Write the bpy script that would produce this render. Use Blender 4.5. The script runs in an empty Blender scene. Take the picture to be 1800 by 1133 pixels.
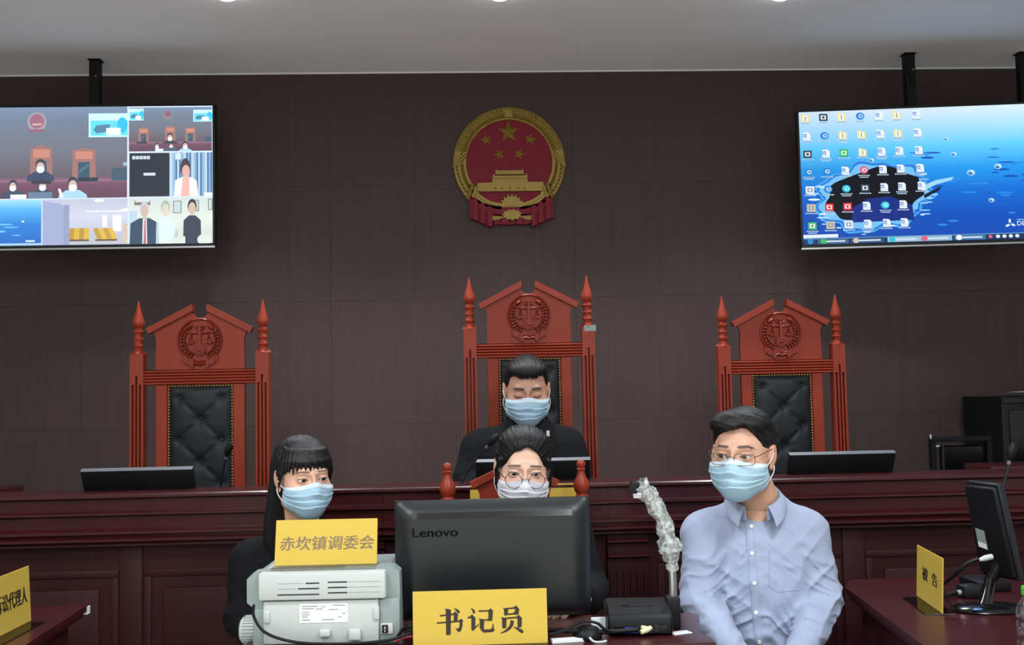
import bpy, bmesh, math, random
import numpy as np
from mathutils import Vector, Matrix, Euler

# ---------------------------------------------------------------- camera
SC = bpy.context.scene
COL = SC.collection
R = math.radians
F = 1900.0                                   # focal length in pixels of an 1800 x 1133 frame
CAM = np.array([0.0, 0.0, 1.36])
_yaw, _pit, _rol = R(2.3), R(3.73), 0.02
_f = np.array([math.sin(_yaw)*math.cos(_pit), math.cos(_yaw)*math.cos(_pit), math.sin(_pit)])
_r0 = np.array([math.cos(_yaw), -math.sin(_yaw), 0.0])
_u0 = np.cross(_r0, _f)
_r = math.cos(_rol)*_r0 - math.sin(_rol)*_u0
_u = math.sin(_rol)*_r0 + math.cos(_rol)*_u0
cam_d = bpy.data.cameras.new('camera')
cam_d.sensor_width = 36.0
cam_d.lens = 36.0*F/1800.0
cam_o = bpy.data.objects.new('camera', cam_d)
COL.objects.link(cam_o)
cam_o.matrix_world = Matrix(((_r[0], _u[0], -_f[0], CAM[0]), (_r[1], _u[1], -_f[1], CAM[1]), (_r[2], _u[2], -_f[2], CAM[2]), (0, 0, 0, 1)))
SC.camera = cam_o

def ray(px, py):
    return _f + _r*(px-900.0)/F + _u*(566.5-py)/F
def P(px, py, Y):                            # pixel -> point on the wall-parallel plane y = Y
    d = ray(px, py)
    return CAM + d*(Y/d[1])
def PZ(px, py, z):                           # pixel -> point on a level surface
    d = ray(px, py)
    return CAM + d*((z-CAM[2])/d[2])

# ---------------------------------------------------------------- world, exposure, ceiling lights
w = bpy.data.worlds.new('World'); SC.world = w; w.use_nodes = True
w.node_tree.nodes['Background'].inputs[0].default_value = (0.55, 0.62, 0.75, 1)
w.node_tree.nodes['Background'].inputs[1].default_value = 0.02
SC.view_settings.view_transform = 'Standard'
SC.view_settings.look = 'None'
SC.view_settings.gamma = 1.0
SC.view_settings.use_curve_mapping = False
SC.view_settings.exposure = 0.22

CEIL = 2.99
WALLY = 5.40
PLAT = 0.20
PANEL_POWER = 40.0
PANELS = [(-1.25, 1.55), (1.25, 1.55), (-1.25, -0.35), (1.25, -0.35), (-1.25, -2.25), (1.25, -2.25)]
SPOT_POWER = 78.0
SPOTS = [PZ(398, -15, CEIL), PZ(878, -15, CEIL), PZ(1372, -15, CEIL)]
LIGHTCOL = (0.93, 0.97, 1.0)

# ---------------------------------------------------------------- helpers
def S(r, g, b):
    def c(v):
        v /= 255.0
        return v/12.92 if v <= 0.04045 else ((v+0.055)/1.055)**2.4
    return (c(r), c(g), c(b), 1.0)

MATS = {}
def mat(name, col=(0.5, 0.5, 0.5, 1), rough=0.5, metal=0.0, coat=0.0, coat_rough=0.1, bump=None, var=None, grain=None,
        emit=None, attr=None, trans=0.0, alpha=1.0, spec=0.5, sss=0.0, sheen=0.0):
    if name in MATS: return MATS[name]
    m = bpy.data.materials.new(name); m.use_nodes = True
    nt = m.node_tree; N = nt.nodes; L = nt.links
    b = N['Principled BSDF']
    b.inputs['Base Color'].default_value = col
    b.inputs['Roughness'].default_value = rough
    b.inputs['Metallic'].default_value = metal
    b.inputs['Coat Weight'].default_value = coat
    b.inputs['Coat Roughness'].default_value = coat_rough
    b.inputs['Transmission Weight'].default_value = trans
    b.inputs['Alpha'].default_value = alpha
    b.inputs['Specular IOR Level'].default_value = spec
    if sheen:
        b.inputs['Sheen Weight'].default_value = sheen
    if sss:
        b.inputs['Subsurface Weight'].default_value = sss
        b.inputs['Subsurface Radius'].default_value = (0.012, 0.005, 0.003)
        b.inputs['Subsurface Scale'].default_value = 0.6
    src = None
    tc = N.new('ShaderNodeTexCoord')
    if attr:
        a = N.new('ShaderNodeAttribute'); a.attribute_name = attr
        src = a.outputs['Color']
    if grain:                                 # grain = (other colour, scale xyz, contrast)
        mp = N.new('ShaderNodeMapping'); mp.inputs['Scale'].default_value = grain[1]
        L.new(tc.outputs['Object'], mp.inputs['Vector'])
        nz = N.new('ShaderNodeTexNoise'); nz.inputs['Scale'].default_value = 1.0
        nz.inputs['Detail'].default_value = 6.0; nz.inputs['Roughness'].default_value = 0.65
        L.new(mp.outputs[0], nz.inputs['Vector'])
        rp = N.new('ShaderNodeValToRGB')
        rp.color_ramp.elements[0].position = 0.5-grain[2]; rp.color_ramp.elements[0].color = col
        rp.color_ramp.elements[1].position = 0.5+grain[2]; rp.color_ramp.elements[1].color = grain[0]
        L.new(nz.outputs['Fac'], rp.inputs['Fac'])
        src = rp.outputs['Color']
    if var:                                   # var = (scale, amount): soft value variation
        nz2 = N.new('ShaderNodeTexNoise'); nz2.inputs['Scale'].default_value = var[0]; nz2.inputs['Detail'].default_value = 4.0
        L.new(tc.outputs['Object'], nz2.inputs['Vector'])
        mr = N.new('ShaderNodeMapRange'); mr.inputs['To Min'].default_value = 1.0-var[1]; mr.inputs['To Max'].default_value = 1.0+var[1]
        L.new(nz2.outputs['Fac'], mr.inputs['Value'])
        mx = N.new('ShaderNodeMix'); mx.data_type = 'RGBA'; mx.blend_type = 'MULTIPLY'; mx.inputs['Factor'].default_value = 1.0
        if src is not None: L.new(src, mx.inputs['A'])
        else: mx.inputs['A'].default_value = col
        L.new(mr.outputs[0], mx.inputs['B'])
        src = mx.outputs['Result']
    if src is not None:
        L.new(src, b.inputs['Base Color'])
    if bump:                                  # bump = (scale or xyz, strength, distance)
        nz3 = N.new('ShaderNodeTexNoise'); nz3.inputs['Detail'].default_value = 4.0
        if isinstance(bump[0], tuple):
            mp3 = N.new('ShaderNodeMapping'); mp3.inputs['Scale'].default_value = bump[0]
            L.new(tc.outputs['Object'], mp3.inputs['Vector']); L.new(mp3.outputs[0], nz3.inputs['Vector'])
            nz3.inputs['Scale'].default_value = 1.0
        else:
            nz3.inputs['Scale'].default_value = bump[0]
            L.new(tc.outputs['Object'], nz3.inputs['Vector'])
        bp = N.new('ShaderNodeBump'); bp.inputs['Strength'].default_value = bump[1]; bp.inputs['Distance'].default_value = bump[2]
        L.new(nz3.outputs['Fac'], bp.inputs['Height']); L.new(bp.outputs[0], b.inputs['Normal'])
    if emit is not None:
        if attr and src is not None:
            L.new(src, b.inputs['Emission Color'])
            b.inputs['Base Color'].default_value = (0.01, 0.01, 0.01, 1)
            for l in list(b.inputs['Base Color'].links): L.remove(l)
        else:
            b.inputs['Emission Color'].default_value = col
        b.inputs['Emission Strength'].default_value = emit
    MATS[name] = m
    return m

def tag(o, label=None, cat=None, group=None, kind=None):
    if label: o['label'] = label
    if cat: o['category'] = cat
    if group: o['group'] = group
    if kind: o['kind'] = kind
    return o
def empty(name, loc=(0, 0, 0), rz=0.0, label=None, cat=None, group=None):
    o = bpy.data.objects.new(name, None); COL.objects.link(o)
    o.empty_display_size = 0.05
    o.location = loc; o.rotation_euler = (0, 0, rz)
    return tag(o, label, cat, group)

class MB:
    """collects shapes; build() links them as one mesh object"""
    def __init__(s): s.v = []; s.f = []; s.M = None
    def add(s, vs, fs):
        n = len(s.v)
        if s.M is not None: vs = [tuple(s.M @ Vector(v)) for v in vs]
        s.v.extend([tuple(map(float, v)) for v in vs]); s.f.extend([tuple(i+n for i in f) for f in fs])
        return s
    def box(s, x0, x1, y0, y1, z0, z1, bev=0.0, seg=2, rot=None):
        if bev <= 0 and rot is None:
            return s.add([(x0, y0, z0), (x1, y0, z0), (x1, y1, z0), (x0, y1, z0), (x0, y0, z1), (x1, y0, z1), (x1, y1, z1), (x0, y1, z1)],
                         [(0, 3, 2, 1), (4, 5, 6, 7), (0, 1, 5, 4), (1, 2, 6, 5), (2, 3, 7, 6), (3, 0, 4, 7)])
        bm = bmesh.new(); bmesh.ops.create_cube(bm, size=1.0)
        for v in bm.verts: v.co = Vector((v.co.x*(x1-x0), v.co.y*(y1-y0), v.co.z*(z1-z0)))
        if bev > 0: bmesh.ops.bevel(bm, geom=bm.edges[:]+bm.verts[:], offset=bev, segments=seg, profile=0.5, affect='EDGES')
        c = Vector(((x0+x1)/2, (y0+y1)/2, (z0+z1)/2))
        m = rot.to_matrix() if rot is not None else Matrix.Identity(3)
        bm.verts.index_update()
        s.add([tuple(m @ v.co + c) for v in bm.verts], [[v.index for v in f.verts] for f in bm.faces])
        bm.free(); return s
    def prism(s, pts, y0, y1, axis='y'):
        """closed polygon pts (a, b) extruded along an axis"""
        def mk(a, b, t): return {'y': (a, t, b), 'x': (t, a, b), 'z': (a, b, t)}[axis]
        n = len(pts)
        vs = [mk(a, b, y0) for a, b in pts]+[mk(a, b, y1) for a, b in pts]
        fs = [tuple(range(n)), tuple(range(2*n-1, n-1, -1))]
        fs += [(i, i+n, (i+1) % n+n, (i+1) % n) for i in range(n)]
        return s.add(vs, fs)
    def lathe(s, prof, c=(0, 0, 0), n=24, axis='z'):
        vs = []; fs = []
        for (r, z) in prof:
            for k in range(n):
                a = 2*math.pi*k/n
                p = (r*math.cos(a), r*math.sin(a), z)
                if axis == 'y': p = (p[0], p[2], p[1])
                if axis == 'x': p = (p[2], p[0], p[1])
                vs.append((p[0]+c[0], p[1]+c[1], p[2]+c[2]))
        m = len(prof)
        for j in range(m-1):
            for k in range(n):
                fs.append((j*n+k, j*n+(k+1) % n, (j+1)*n+(k+1) % n, (j+1)*n+k))
        fs.append(tuple(range(n-1, -1, -1))); fs.append(tuple((m-1)*n+k for k in range(n)))
        return s.add(vs, fs)
    def tube(s, pts, r, n=8, caps=True, closed=False):
        """round tube along points; r a number or one per point"""
        pts = [Vector(p) for p in pts]; m = len(pts)
        rs = [r]*m if not hasattr(r, '__len__') else list(r)
        vs = []; fs = []
        up = None
        for i, p in enumerate(pts):
            if closed: t = pts[(i+1) % m]-pts[i-1]
            else: t = pts[min(i+1, m-1)]-pts[max(i-1, 0)]
            if t.length < 1e-9: t = Vector((0, 0, 1))
            t.normalize()
            if up is None: up = Vector((0, 0, 1)) if abs(t.z) < 0.9 else Vector((1, 0, 0))
            a = t.cross(up)
            if a.length < 1e-6: a = t.cross(Vector((0.3, 1, 0.2)))
            a.normalize(); b = a.cross(t).normalized(); up = b
            for k in range(n):
                an = 2*math.pi*k/n
                vs.append(tuple(p+a*(rs[i]*math.cos(an))+b*(rs[i]*math.sin(an))))
        for i in range(m if closed else m-1):
            j = (i+1) % m
            for k in range(n):
                fs.append((i*n+k, i*n+(k+1) % n, j*n+(k+1) % n, j*n+k))
        if caps and not closed:
            fs.append(tuple(range(n-1, -1, -1))); fs.append(tuple((m-1)*n+k for k in range(n)))
        return s.add(vs, fs)
    def ball(s, c, r, n=12, m=8):
        rx, ry, rz = (r, r, r) if not hasattr(r, '__len__') else r
        vs = [(c[0], c[1], c[2]-rz)]; fs = []
        for j in range(1, m):
            a = -math.pi/2+math.pi*j/m
            for k in range(n):
                b = 2*math.pi*k/n
                vs.append((c[0]+rx*math.cos(a)*math.cos(b), c[1]+ry*math.cos(a)*math.sin(b), c[2]+rz*math.sin(a)))
        vs.append((c[0], c[1], c[2]+rz)); t = len(vs)-1
        for k in range(n):
            fs.append((0, 1+(k+1) % n, 1+k)); fs.append((t, t-n+k, t-n+(k+1) % n))
        for j in range(m-2):
            for k in range(n):
                a = 1+j*n+k; b = 1+j*n+(k+1) % n
                fs.append((a, b, b+n, a+n))
        return s.add(vs, fs)
    def grid(s, fn, nu, nv):
        """open patch fn(u, v), u and v in 0..1"""
        vs = [fn(i/nu, j/nv) for j in range(nv+1) for i in range(nu+1)]
        fs = [(j*(nu+1)+i, j*(nu+1)+i+1, (j+1)*(nu+1)+i+1, (j+1)*(nu+1)+i) for j in range(nv) for i in range(nu)]
        return s.add(vs, fs)
    def build(s, name, m, parent=None, smooth=35, fix=True):
        me = bpy.data.meshes.new(name)
        me.from_pydata(s.v, [], s.f); me.update()
        if fix:
            bm = bmesh.new(); bm.from_mesh(me); bmesh.ops.recalc_face_normals(bm, faces=bm.faces[:]); bm.to_mesh(me); bm.free()
        return link(name, me, m, parent, smooth)
def link(name, me, m, parent=None, smooth=35):
    if m is not None: me.materials.append(m)
    if smooth is not None:
        me.polygons.foreach_set('use_smooth', [True]*len(me.polygons))
        if smooth < 180: me.set_sharp_from_angle(angle=R(smooth))
    o = bpy.data.objects.new(name, me); COL.objects.link(o)
    if parent is not None: o.parent = parent
    return o
def inst(o, parent=None, loc=None, rot=None, scale=None):
    c = o.copy(); COL.objects.link(c)
    if parent is not None: c.parent = parent
    if loc is not None: c.location = loc
    if rot is not None: c.rotation_euler = rot
    if scale is not None: c.scale = scale
    return c
def copy_tree(o, parent=None):
    c = o.copy(); COL.objects.link(c); c.parent = parent
    for ch in list(o.children): copy_tree(ch, c)
    return c
def struct(o):
    o['kind'] = 'structure'; return o

_tcache = {}
def glyphs(text):
    """outline mesh of a text as (verts xy, faces), spanning its own bounding box"""
    if text in _tcache: return _tcache[text]
    cu = bpy.data.curves.new('lettering', 'FONT'); cu.body = text; cu.size = 1.0; cu.resolution_u = 3
    o = bpy.data.objects.new('lettering', cu); COL.objects.link(o)
    dg = bpy.context.evaluated_depsgraph_get()
    me = bpy.data.meshes.new_from_object(o.evaluated_get(dg))
    vs = [(v.co.x, v.co.y) for v in me.vertices]; fs = [tuple(p.vertices) for p in me.polygons]
    bpy.data.objects.remove(o); bpy.data.curves.remove(cu); bpy.data.meshes.remove(me)
    _tcache[text] = (vs, fs)
    return vs, fs
def text_fit(mb, text, x0, x1, z0, z1, y, bold=0.0, slant=0.0, boldz=0.0):
    """flat lettering fitted to a rectangle in the plane y; bold thickens uprights, boldz level strokes"""
    vs, fs = glyphs(text)
    xs = [v[0] for v in vs]; zs = [v[1] for v in vs]
    a, b, c, d = min(xs), max(xs), min(zs), max(zs)
    for k, (dx, dz) in enumerate([(0, 0)]+([(-bold, 0), (bold, 0), (-bold/2, 0), (bold/2, 0)] if bold else [])+([(0, boldz), (0, -boldz)] if boldz else [])):
        mb.add([(x0+(v[0]-a)/(b-a)*(x1-x0)+dx+slant*((v[1]-c)/(d-c)-0.5)*(z1-z0), y-k*0.00004, z0+(v[1]-c)/(d-c)*(z1-z0)+dz) for v in vs], fs)
    return mb

# ---------------------------------------------------------------- materials
M_wall = mat('wall_laminate', S(61, 49, 47), 0.6, grain=(S(75, 61, 59), (85, 85, 2.4), 0.3), bump=((120, 120, 5), 0.08, 0.002), spec=0.3)
M_wallgap = mat('wall_joint', S(60, 46, 43), 0.7)
M_ceil = mat('ceiling_paint', S(238, 238, 240), 0.85, var=(1.3, 0.03), spec=0.2)
M_floor = mat('floor_tile', S(222, 216, 206), 0.3, var=(3.0, 0.06))
M_plain = mat('plain_wall', S(222, 222, 220), 0.8)
M_bench = mat('lacquered_dark_red_wood', S(50, 12, 17), 0.34, coat=0.22, coat_rough=0.2, spec=0.3, grain=(S(64, 18, 22), (9, 9, 2.2), 0.3), bump=((60, 60, 8), 0.03, 0.002))
M_benchv = mat('lacquered_dark_red_wood_upright', S(41, 11, 14), 0.55, coat=0.0, spec=0.22, grain=(S(53, 16, 19), (30, 30, 1.6), 0.3), bump=((120, 120, 5), 0.04, 0.002))
M_chair = mat('red_brown_chair_wood', S(134, 45, 27), 0.45, coat=0.12, coat_rough=0.15, spec=0.25, grain=(S(147, 54, 33), (10, 10, 2.5), 0.3))
M_carve = mat('carved_chair_wood', S(122, 40, 25), 0.5, coat=0.08, coat_rough=0.25, spec=0.25, grain=(S(136, 49, 31), (18, 18, 6), 0.3))
M_leather = mat('black_leather', S(17, 22, 27), 0.55, bump=(240, 0.12, 0.002), spec=0.35)
M_brass = mat('brass_nails', S(190, 165, 90), 0.35, metal=0.9)
M_gold = mat('dull_gold_paint', S(148, 123, 50), 0.4, metal=0.3, var=(14, 0.12))
M_emred = mat('emblem_red', S(124, 12, 36), 0.5, spec=0.25, var=(6, 0.08))
M_black = mat('black_plastic', S(11, 13, 16), 0.5, spec=0.25)
M_blackg = mat('glossy_black_plastic', S(9, 10, 12), 0.18)
M_monback = mat('charcoal_monitor_plastic', S(23, 26, 29), 0.42, bump=(500, 0.08, 0.0006))
M_metal = mat('dark_metal', S(46, 48, 52), 0.4, metal=0.7)
M_silver = mat('silver_metal', S(190, 192, 195), 0.3, metal=0.8)
M_yellow = mat('yellow_card', S(196, 168, 72), 0.6, var=(8, 0.03), spec=0.2)
M_ink = mat('black_ink', S(38, 24, 20), 0.6)
M_inkg = mat('grey_ink', S(120, 100, 78), 0.6)
M_white = mat('white_plastic', S(184, 190, 187), 0.5, var=(5, 0.02), spec=0.3)
M_grey = mat('grey_plastic', S(136, 148, 146), 0.5, spec=0.3)
M_paper = mat('white_paper', S(226, 230, 232), 0.7)
M_lens_clear = None
def clear_mat(name, tint, gloss=0.08, rough=0.05):
    m = bpy.data.materials.new(name); m.use_nodes = True
    N = m.node_tree.nodes; L = m.node_tree.links
    N.remove(N['Principled BSDF'])
    t = N.new('ShaderNodeBsdfTransparent'); t.inputs[0].default_value = tint
    g = N.new('ShaderNodeBsdfGlossy'); g.inputs['Roughness'].default_value = rough
    x = N.new('ShaderNodeMixShader'); x.inputs[0].default_value = gloss
    L.new(t.outputs[0], x.inputs[1]); L.new(g.outputs[0], x.inputs[2]); L.new(x.outputs[0], N['Material Output'].inputs[0])
    return m
M_acryl = clear_mat('clear_acrylic', (0.84, 0.86, 0.86, 1), 0.22, 0.12)
M_lens = clear_mat('spectacle_lens', (0.95, 0.96, 0.96, 1), 0.05, 0.03)

# ---------------------------------------------------------------- room shell
def plane_box(name, m, x0, x1, y0, y1, z0, z1):
    return struct(MB().box(x0, x1, y0, y1, z0, z1).build(name, m, smooth=None))
XL, XR, YB = -3.6, 3.6, -4.2
plane_box('floor', M_floor, XL, XR, YB, WALLY+0.1, -0.1, 0.0)
plane_box('ceiling', M_ceil, XL, XR, YB, WALLY+0.1, CEIL, CEIL+0.1)
wf = plane_box('wall_front', M_wallgap, XL, XR, WALLY, WALLY+0.1, 0.0, CEIL)
plane_box('wall_left', M_plain, XL-0.1, XL, YB, WALLY+0.1, 0.0, CEIL)
plane_box('wall_right', M_plain, XR, XR+0.1, YB, WALLY+0.1, 0.0, CEIL)
plane_box('wall_back', M_plain, XL, XR, YB-0.1, YB, 0.0, CEIL)
PW = 1.222
zrows = [0.0, 0.61, P(600, 746, WALLY)[2], P(600, 529, WALLY)[2], P(600, 327, WALLY)[2], CEIL-0.007]
xs0 = P(582, 500, WALLY)[0]
_panel_cache = {}
for i in range(len(zrows)-1):
    h = zrows[i+1]-zrows[i]
    off = PW/2 if i == 1 else 0.0
    x = xs0+off-PW*4
    while x < XR:
        a, b = max(x, XL), min(x+PW, XR)
        if b-a > 0.05:
            key = (round(b-a, 3), round(h, 3))
            if key not in _panel_cache:
                _panel_cache[key] = MB().box(-(b-a)/2+0.0004, (b-a)/2-0.0004, -0.008, 0.0, 0.0004, h-0.0004).build('panel', M_wall, wf)
                o = _panel_cache[key]
            else:
                o = inst(_panel_cache[key], wf)
            o.location = ((a+b)/2, WALLY, zrows[i])
        x += PW
# thin shadow-line trim under the ceiling
struct(MB().box(XL, XR, WALLY-0.012, WALLY, CEIL-0.007, CEIL).build('trim_1', M_ceil, smooth=None))
# raised platform for the judges
struct(MB().box(XL, XR, 3.62, WALLY, 0.0, PLAT).build('floor_platform', M_floor, smooth=None))

# ceiling lights: three small downlights near the front wall, panels over the hall
M_lamp = mat('lamp_diffuser', (0.95, 0.97, 1.0, 1), 0.5, emit=14.0)
for i, p in enumerate(SPOTS):
    t = empty('downlight', (p[0], p[1], CEIL), 0, 'round white recessed downlight, %s of the row by the front wall' % ['leftmost', 'middle', 'rightmost'][i], 'ceiling light', 'downlights by the front wall')
    MB().lathe([(0.050, 0.0), (0.068, 0.0), (0.070, -0.003), (0.066, -0.005), (0.052, -0.004), (0.050, -0.003)], n=32).build('trim_ring', M_white, t)
    MB().lathe([(0.001, -0.034), (0.025, -0.032), (0.042, -0.022), (0.050, -0.008), (0.050, -0.001)], n=32).build('diffuser', M_lamp, t)
    ld = bpy.data.lights.new('downlight_lamp', 'SPOT'); ld.energy = SPOT_POWER; ld.color = LIGHTCOL
    ld.spot_size = R(112); ld.spot_blend = 0.7; ld.shadow_soft_size = 0.06
    lo = bpy.data.objects.new('downlight_lamp', ld); COL.objects.link(lo); lo.parent = t; lo.location = (0, 0, -0.05)
for i, (x, y) in enumerate(PANELS):
    t = empty('ceiling_panel_light', (x, y, CEIL), 0, 'square white ceiling panel light, %s of row %s' % (['left', 'right'][i % 2], ['nearest the bench', 'in the middle', 'at the back'][i//2]), 'ceiling light', 'ceiling panel lights')
    f = MB()
    for (a, b, c, d) in ((-0.3, 0.3, -0.3, -0.28), (-0.3, 0.3, 0.28, 0.3), (-0.3, -0.28, -0.28, 0.28), (0.28, 0.3, -0.28, 0.28)):
        f.box(a, b, c, d, -0.012, 0.0)
    f.build('frame', M_white, t, smooth=None)
    ld = bpy.data.lights.new('panel_lamp', 'AREA'); ld.shape = 'SQUARE'; ld.size = 0.55; ld.energy = PANEL_POWER; ld.color = LIGHTCOL
    lo = bpy.data.objects.new('panel_lamp', ld); COL.objects.link(lo); lo.parent = t; lo.location = (0, 0, -0.006)

# ---------------------------------------------------------------- judges' bench
BY, BZ = 3.60, 1.057
bench = empty('judges_bench', (0, BY, PLAT*0), 0, 'long dark red lacquered judges bench with stepped mouldings across the room', 'bench')
def bx(px, py=900, Y=BY): return float(P(px, py, Y)[0])
bx0, bx1 = -2.45, 2.75
seams = [bx0, bx(673), bx(1070), bx1]
prof = [(0.20, -0.055), (0.20, 0.0), (0.006, 0.0), (0.0, -0.004), (0.0, -0.012), (0.006, -0.017), (0.016, -0.019), (0.018, -0.055), (0.006, -0.058), (0.0, -0.062),
        (0.0, -0.068), (0.008, -0.072), (0.018, -0.075), (0.020, -0.112), (0.010, -0.116), (0.002, -0.121), (0.002, -0.130), (0.014, -0.134), (0.016, -0.142),
        (0.008, -0.147), (0.008, -0.154), (0.024, -0.160), (0.034, -0.166), (0.034, -0.172), (0.20, -0.172)]
for i in range(3):
    dy = -0.006 if i == 1 else 0.0
    MB().prism([(a+dy if a < 0.1 else a, BZ+b) for a, b in prof], seams[i]+0.0006, seams[i+1]-0.0006, 'x').build('top_moulding', M_bench, bench, 30)
MB().box(bx0, bx1, 0.19, 0.44, BZ-0.10, BZ-0.07, 0.004).build('worktop', M_bench, bench)
fb = MB().box(bx0, bx1, 0.076, 0.105, 0.0, BZ-0.165).build('front_board', M_benchv, bench)
MB().box(bx0, bx1, 0.06, 0.11, 0.0, 0.12, 0.006).build('plinth', M_bench, bench)
for px0, px1 in ((601, 673), (1070, 1142)):
    a, b = bx(px0), bx(px1)
    pl = MB().box(a, b, 0.056, 0.080, 0.12, BZ-0.165).build('pilaster', M_benchv, bench)
    for z in (BZ-0.198, BZ-0.247):
        MB().prism([(0.042, z+0.006), (0.036, z+0.002), (0.036, z-0.003), (0.056, z-0.012), (0.056, z+0.006)], a, b, 'x').build('cap_moulding', M_bench, pl, 30)
    for k in range(6):
        x = a+(b-a)*(k+0.5)/6
        MB().box(x-0.006, x+0.006, 0.051, 0.057, 0.15, BZ-0.30, 0.002, 1).build('reed', M_benchv, pl)
def bench_panel(px0, px1):
    a, b = bx(px0), bx(px1)
    zt, zb = BZ-0.255, 0.2
    f = MB()
    wd = 0.024
    for (p, q, r_, s_) in ((a, b, zt-wd, zt), (a, b, zb, zb+wd), (a, a+wd, zb+wd, zt-wd), (b-wd, b, zb+wd, zt-wd)):
        f.box(p, q, 0.070, 0.078, r_, s_, 0.003, 2)
    f.build('panel_frame', M_benchv, bench)
    i = 0.062
    MB().box(a+i, b-i, 0.069, 0.080, zb+i, zt-i, 0.006, 2).build('panel', M_benchv, bench)
for a, b in ((-420, -110), (-105, 196), (242, 590), (690, 1052), (1160, 1488), (1532, 1840), (1884, 2180)): bench_panel(a, b)
for a, b in ((199, 239), (1491, 1529)):
    MB().box(bx(a), bx(b), 0.068, 0.080, 0.12, BZ-0.168, 0.003).build('stile', M_benchv, bench)

# ---------------------------------------------------------------- carved chairs
def lathe_part(prof, name, m, parent, loc, n=20):
    o = MB().lathe(prof, n=n).build(name, m, parent, 50); o.location = loc; return o
def carved_badge(parent, cz, y, s):
    """relief of a balance, ears of grain, gear and ribbon inside a ring; s = ring radius"""
    m = MB()
    ringp = [(s*math.cos(2*math.pi*k/48), y-0.002, cz+s*math.sin(2*math.pi*k/48)) for k in range(48)]
    m.tube(ringp, 0.055*s, 6, closed=True)
    for sx in (-1, 1):                                   # ears of grain along the ring
        for k in range(9):
            a = R(-62+k*11.5)
            for rr, off in ((0.86, 0.25), (0.72, -0.15)):
                c = (sx*rr*s*math.cos(a), y-0.003, cz+rr*s*math.sin(a))
                m.ball(c, (0.07*s, 0.07*s, 0.07*s), 6, 5)
        pts = [(sx*0.80*s*math.cos(R(b)), y-0.002, cz+0.80*s*math.sin(R(b))) for b in range(38, 64, 5)]
        m.tube(pts, [0.05*s, 0.10*s, 0.115*s, 0.115*s, 0.10*s, 0.06*s], 8)
        # beam, strings and pan
        m.tube([(0, y-0.004, cz+0.28*s), (sx*0.18*s, y-0.005, cz+0.36*s), (sx*0.36*s, y-0.004, cz+0.33*s), (sx*0.50*s, y-0.003, cz+0.38*s)], 0.038*s, 6)
        for d in (-0.12, 0.0, 0.12):
            m.tube([(sx*0.40*s, y-0.002, cz+0.30*s), (sx*0.42*s+d*s, y-0.002, cz-0.08*s)], 0.015*s, 5)
        m.prism([(sx*0.42*s-0.19*s, cz-0.08*s), (sx*0.42*s+0.19*s, cz-0.08*s), (sx*0.42*s+0.13*s, cz-0.15*s), (sx*0.42*s-0.13*s, cz-0.15*s)], y-0.010, y)
        # finial leaves and ribbon folds
        m.tube([(0, y-0.004, cz+0.52*s), (sx*0.14*s, y-0.004, cz+0.54*s), (sx*0.25*s, y-0.003, cz+0.66*s)], [0.05*s, 0.04*s, 0.015*s], 6)
        for k in range(4):
            xx = sx*(0.76-0.135*k)*s
            m.prism([(xx-0.075*s, cz-0.70*s-0.05*k*s), (xx+0.075*s, cz-0.74*s-0.05*k*s), (xx+0.075*s, cz-1.03*s-0.085*k*s), (xx-0.075*s, cz-0.98*s-0.085*k*s)], y-0.006-0.001*(k % 2)*2, y)
    m.prism([(-0.07*s, cz-0.4*s), (0.07*s, cz-0.4*s), (0.055*s, cz+0.62*s), (-0.055*s, cz+0.62*s)], y-0.008, y)
    m.box(-0.14*s, 0.14*s, y-0.008, y, cz+0.62*s, cz+0.72*s, 0.002, 1)
    gear = []
    for k in range(48):
        rr = 0.29*s if (k//2) % 2 == 0 else 0.24*s
        gear.append((rr*math.cos(2*math.pi*k/48), cz-0.45*s+rr*math.sin(2*math.pi*k/48)))
    m.prism(gear, y-0.007, y)
    m.tube([(0.16*s*math.cos(2*math.pi*k/20), y-0.007, cz-0.45*s+0.16*s*math.sin(2*math.pi*k/20)) for k in range(20)], 0.03*s, 5, closed=True)
    m.ball((0, y-0.007, cz-0.45*s), 0.07*s, 8, 6)
    m.tube([(-0.34*s, y-0.003, cz-1.12*s), (-0.15*s, y-0.004, cz-1.07*s), (0, y-0.004, cz-1.13*s), (0.15*s, y-0.004, cz-1.07*s), (0.34*s, y-0.003, cz-1.12*s)], 0.065*s, 6)
    m.v = [(a_, y+(b_-y)*1.7, c_) for a_, b_, c_ in m.v]
    m.build('carved_badge', M_carve, parent, 40)

def flute_post(w, z0, z1, zm, zs):
    """square post with three staggered flutes cut in its front"""
    m = MB(); h = w/2
    def sec(cuts):
        pts = [(-h, h), (-h, -h)]
        for c in cuts: pts += [(c-0.0042, -h), (c-0.0036, -h+0.018), (c+0.0036, -h+0.018), (c+0.0042, -h)]
        return pts+[(h, -h), (h, h)]
    m.prism(sec((-0.014, 0.0, 0.014)), z0, zs, 'z')
    m.prism(sec((0.0,)), zs, zm, 'z')
    m.box(-h, h, -h, h, zm, z1)
    m.lathe([(h*1.30, z1), (h*1.1, z1+0.006), (h*0.85, z1+0.012)], n=4)
    return m

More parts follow.
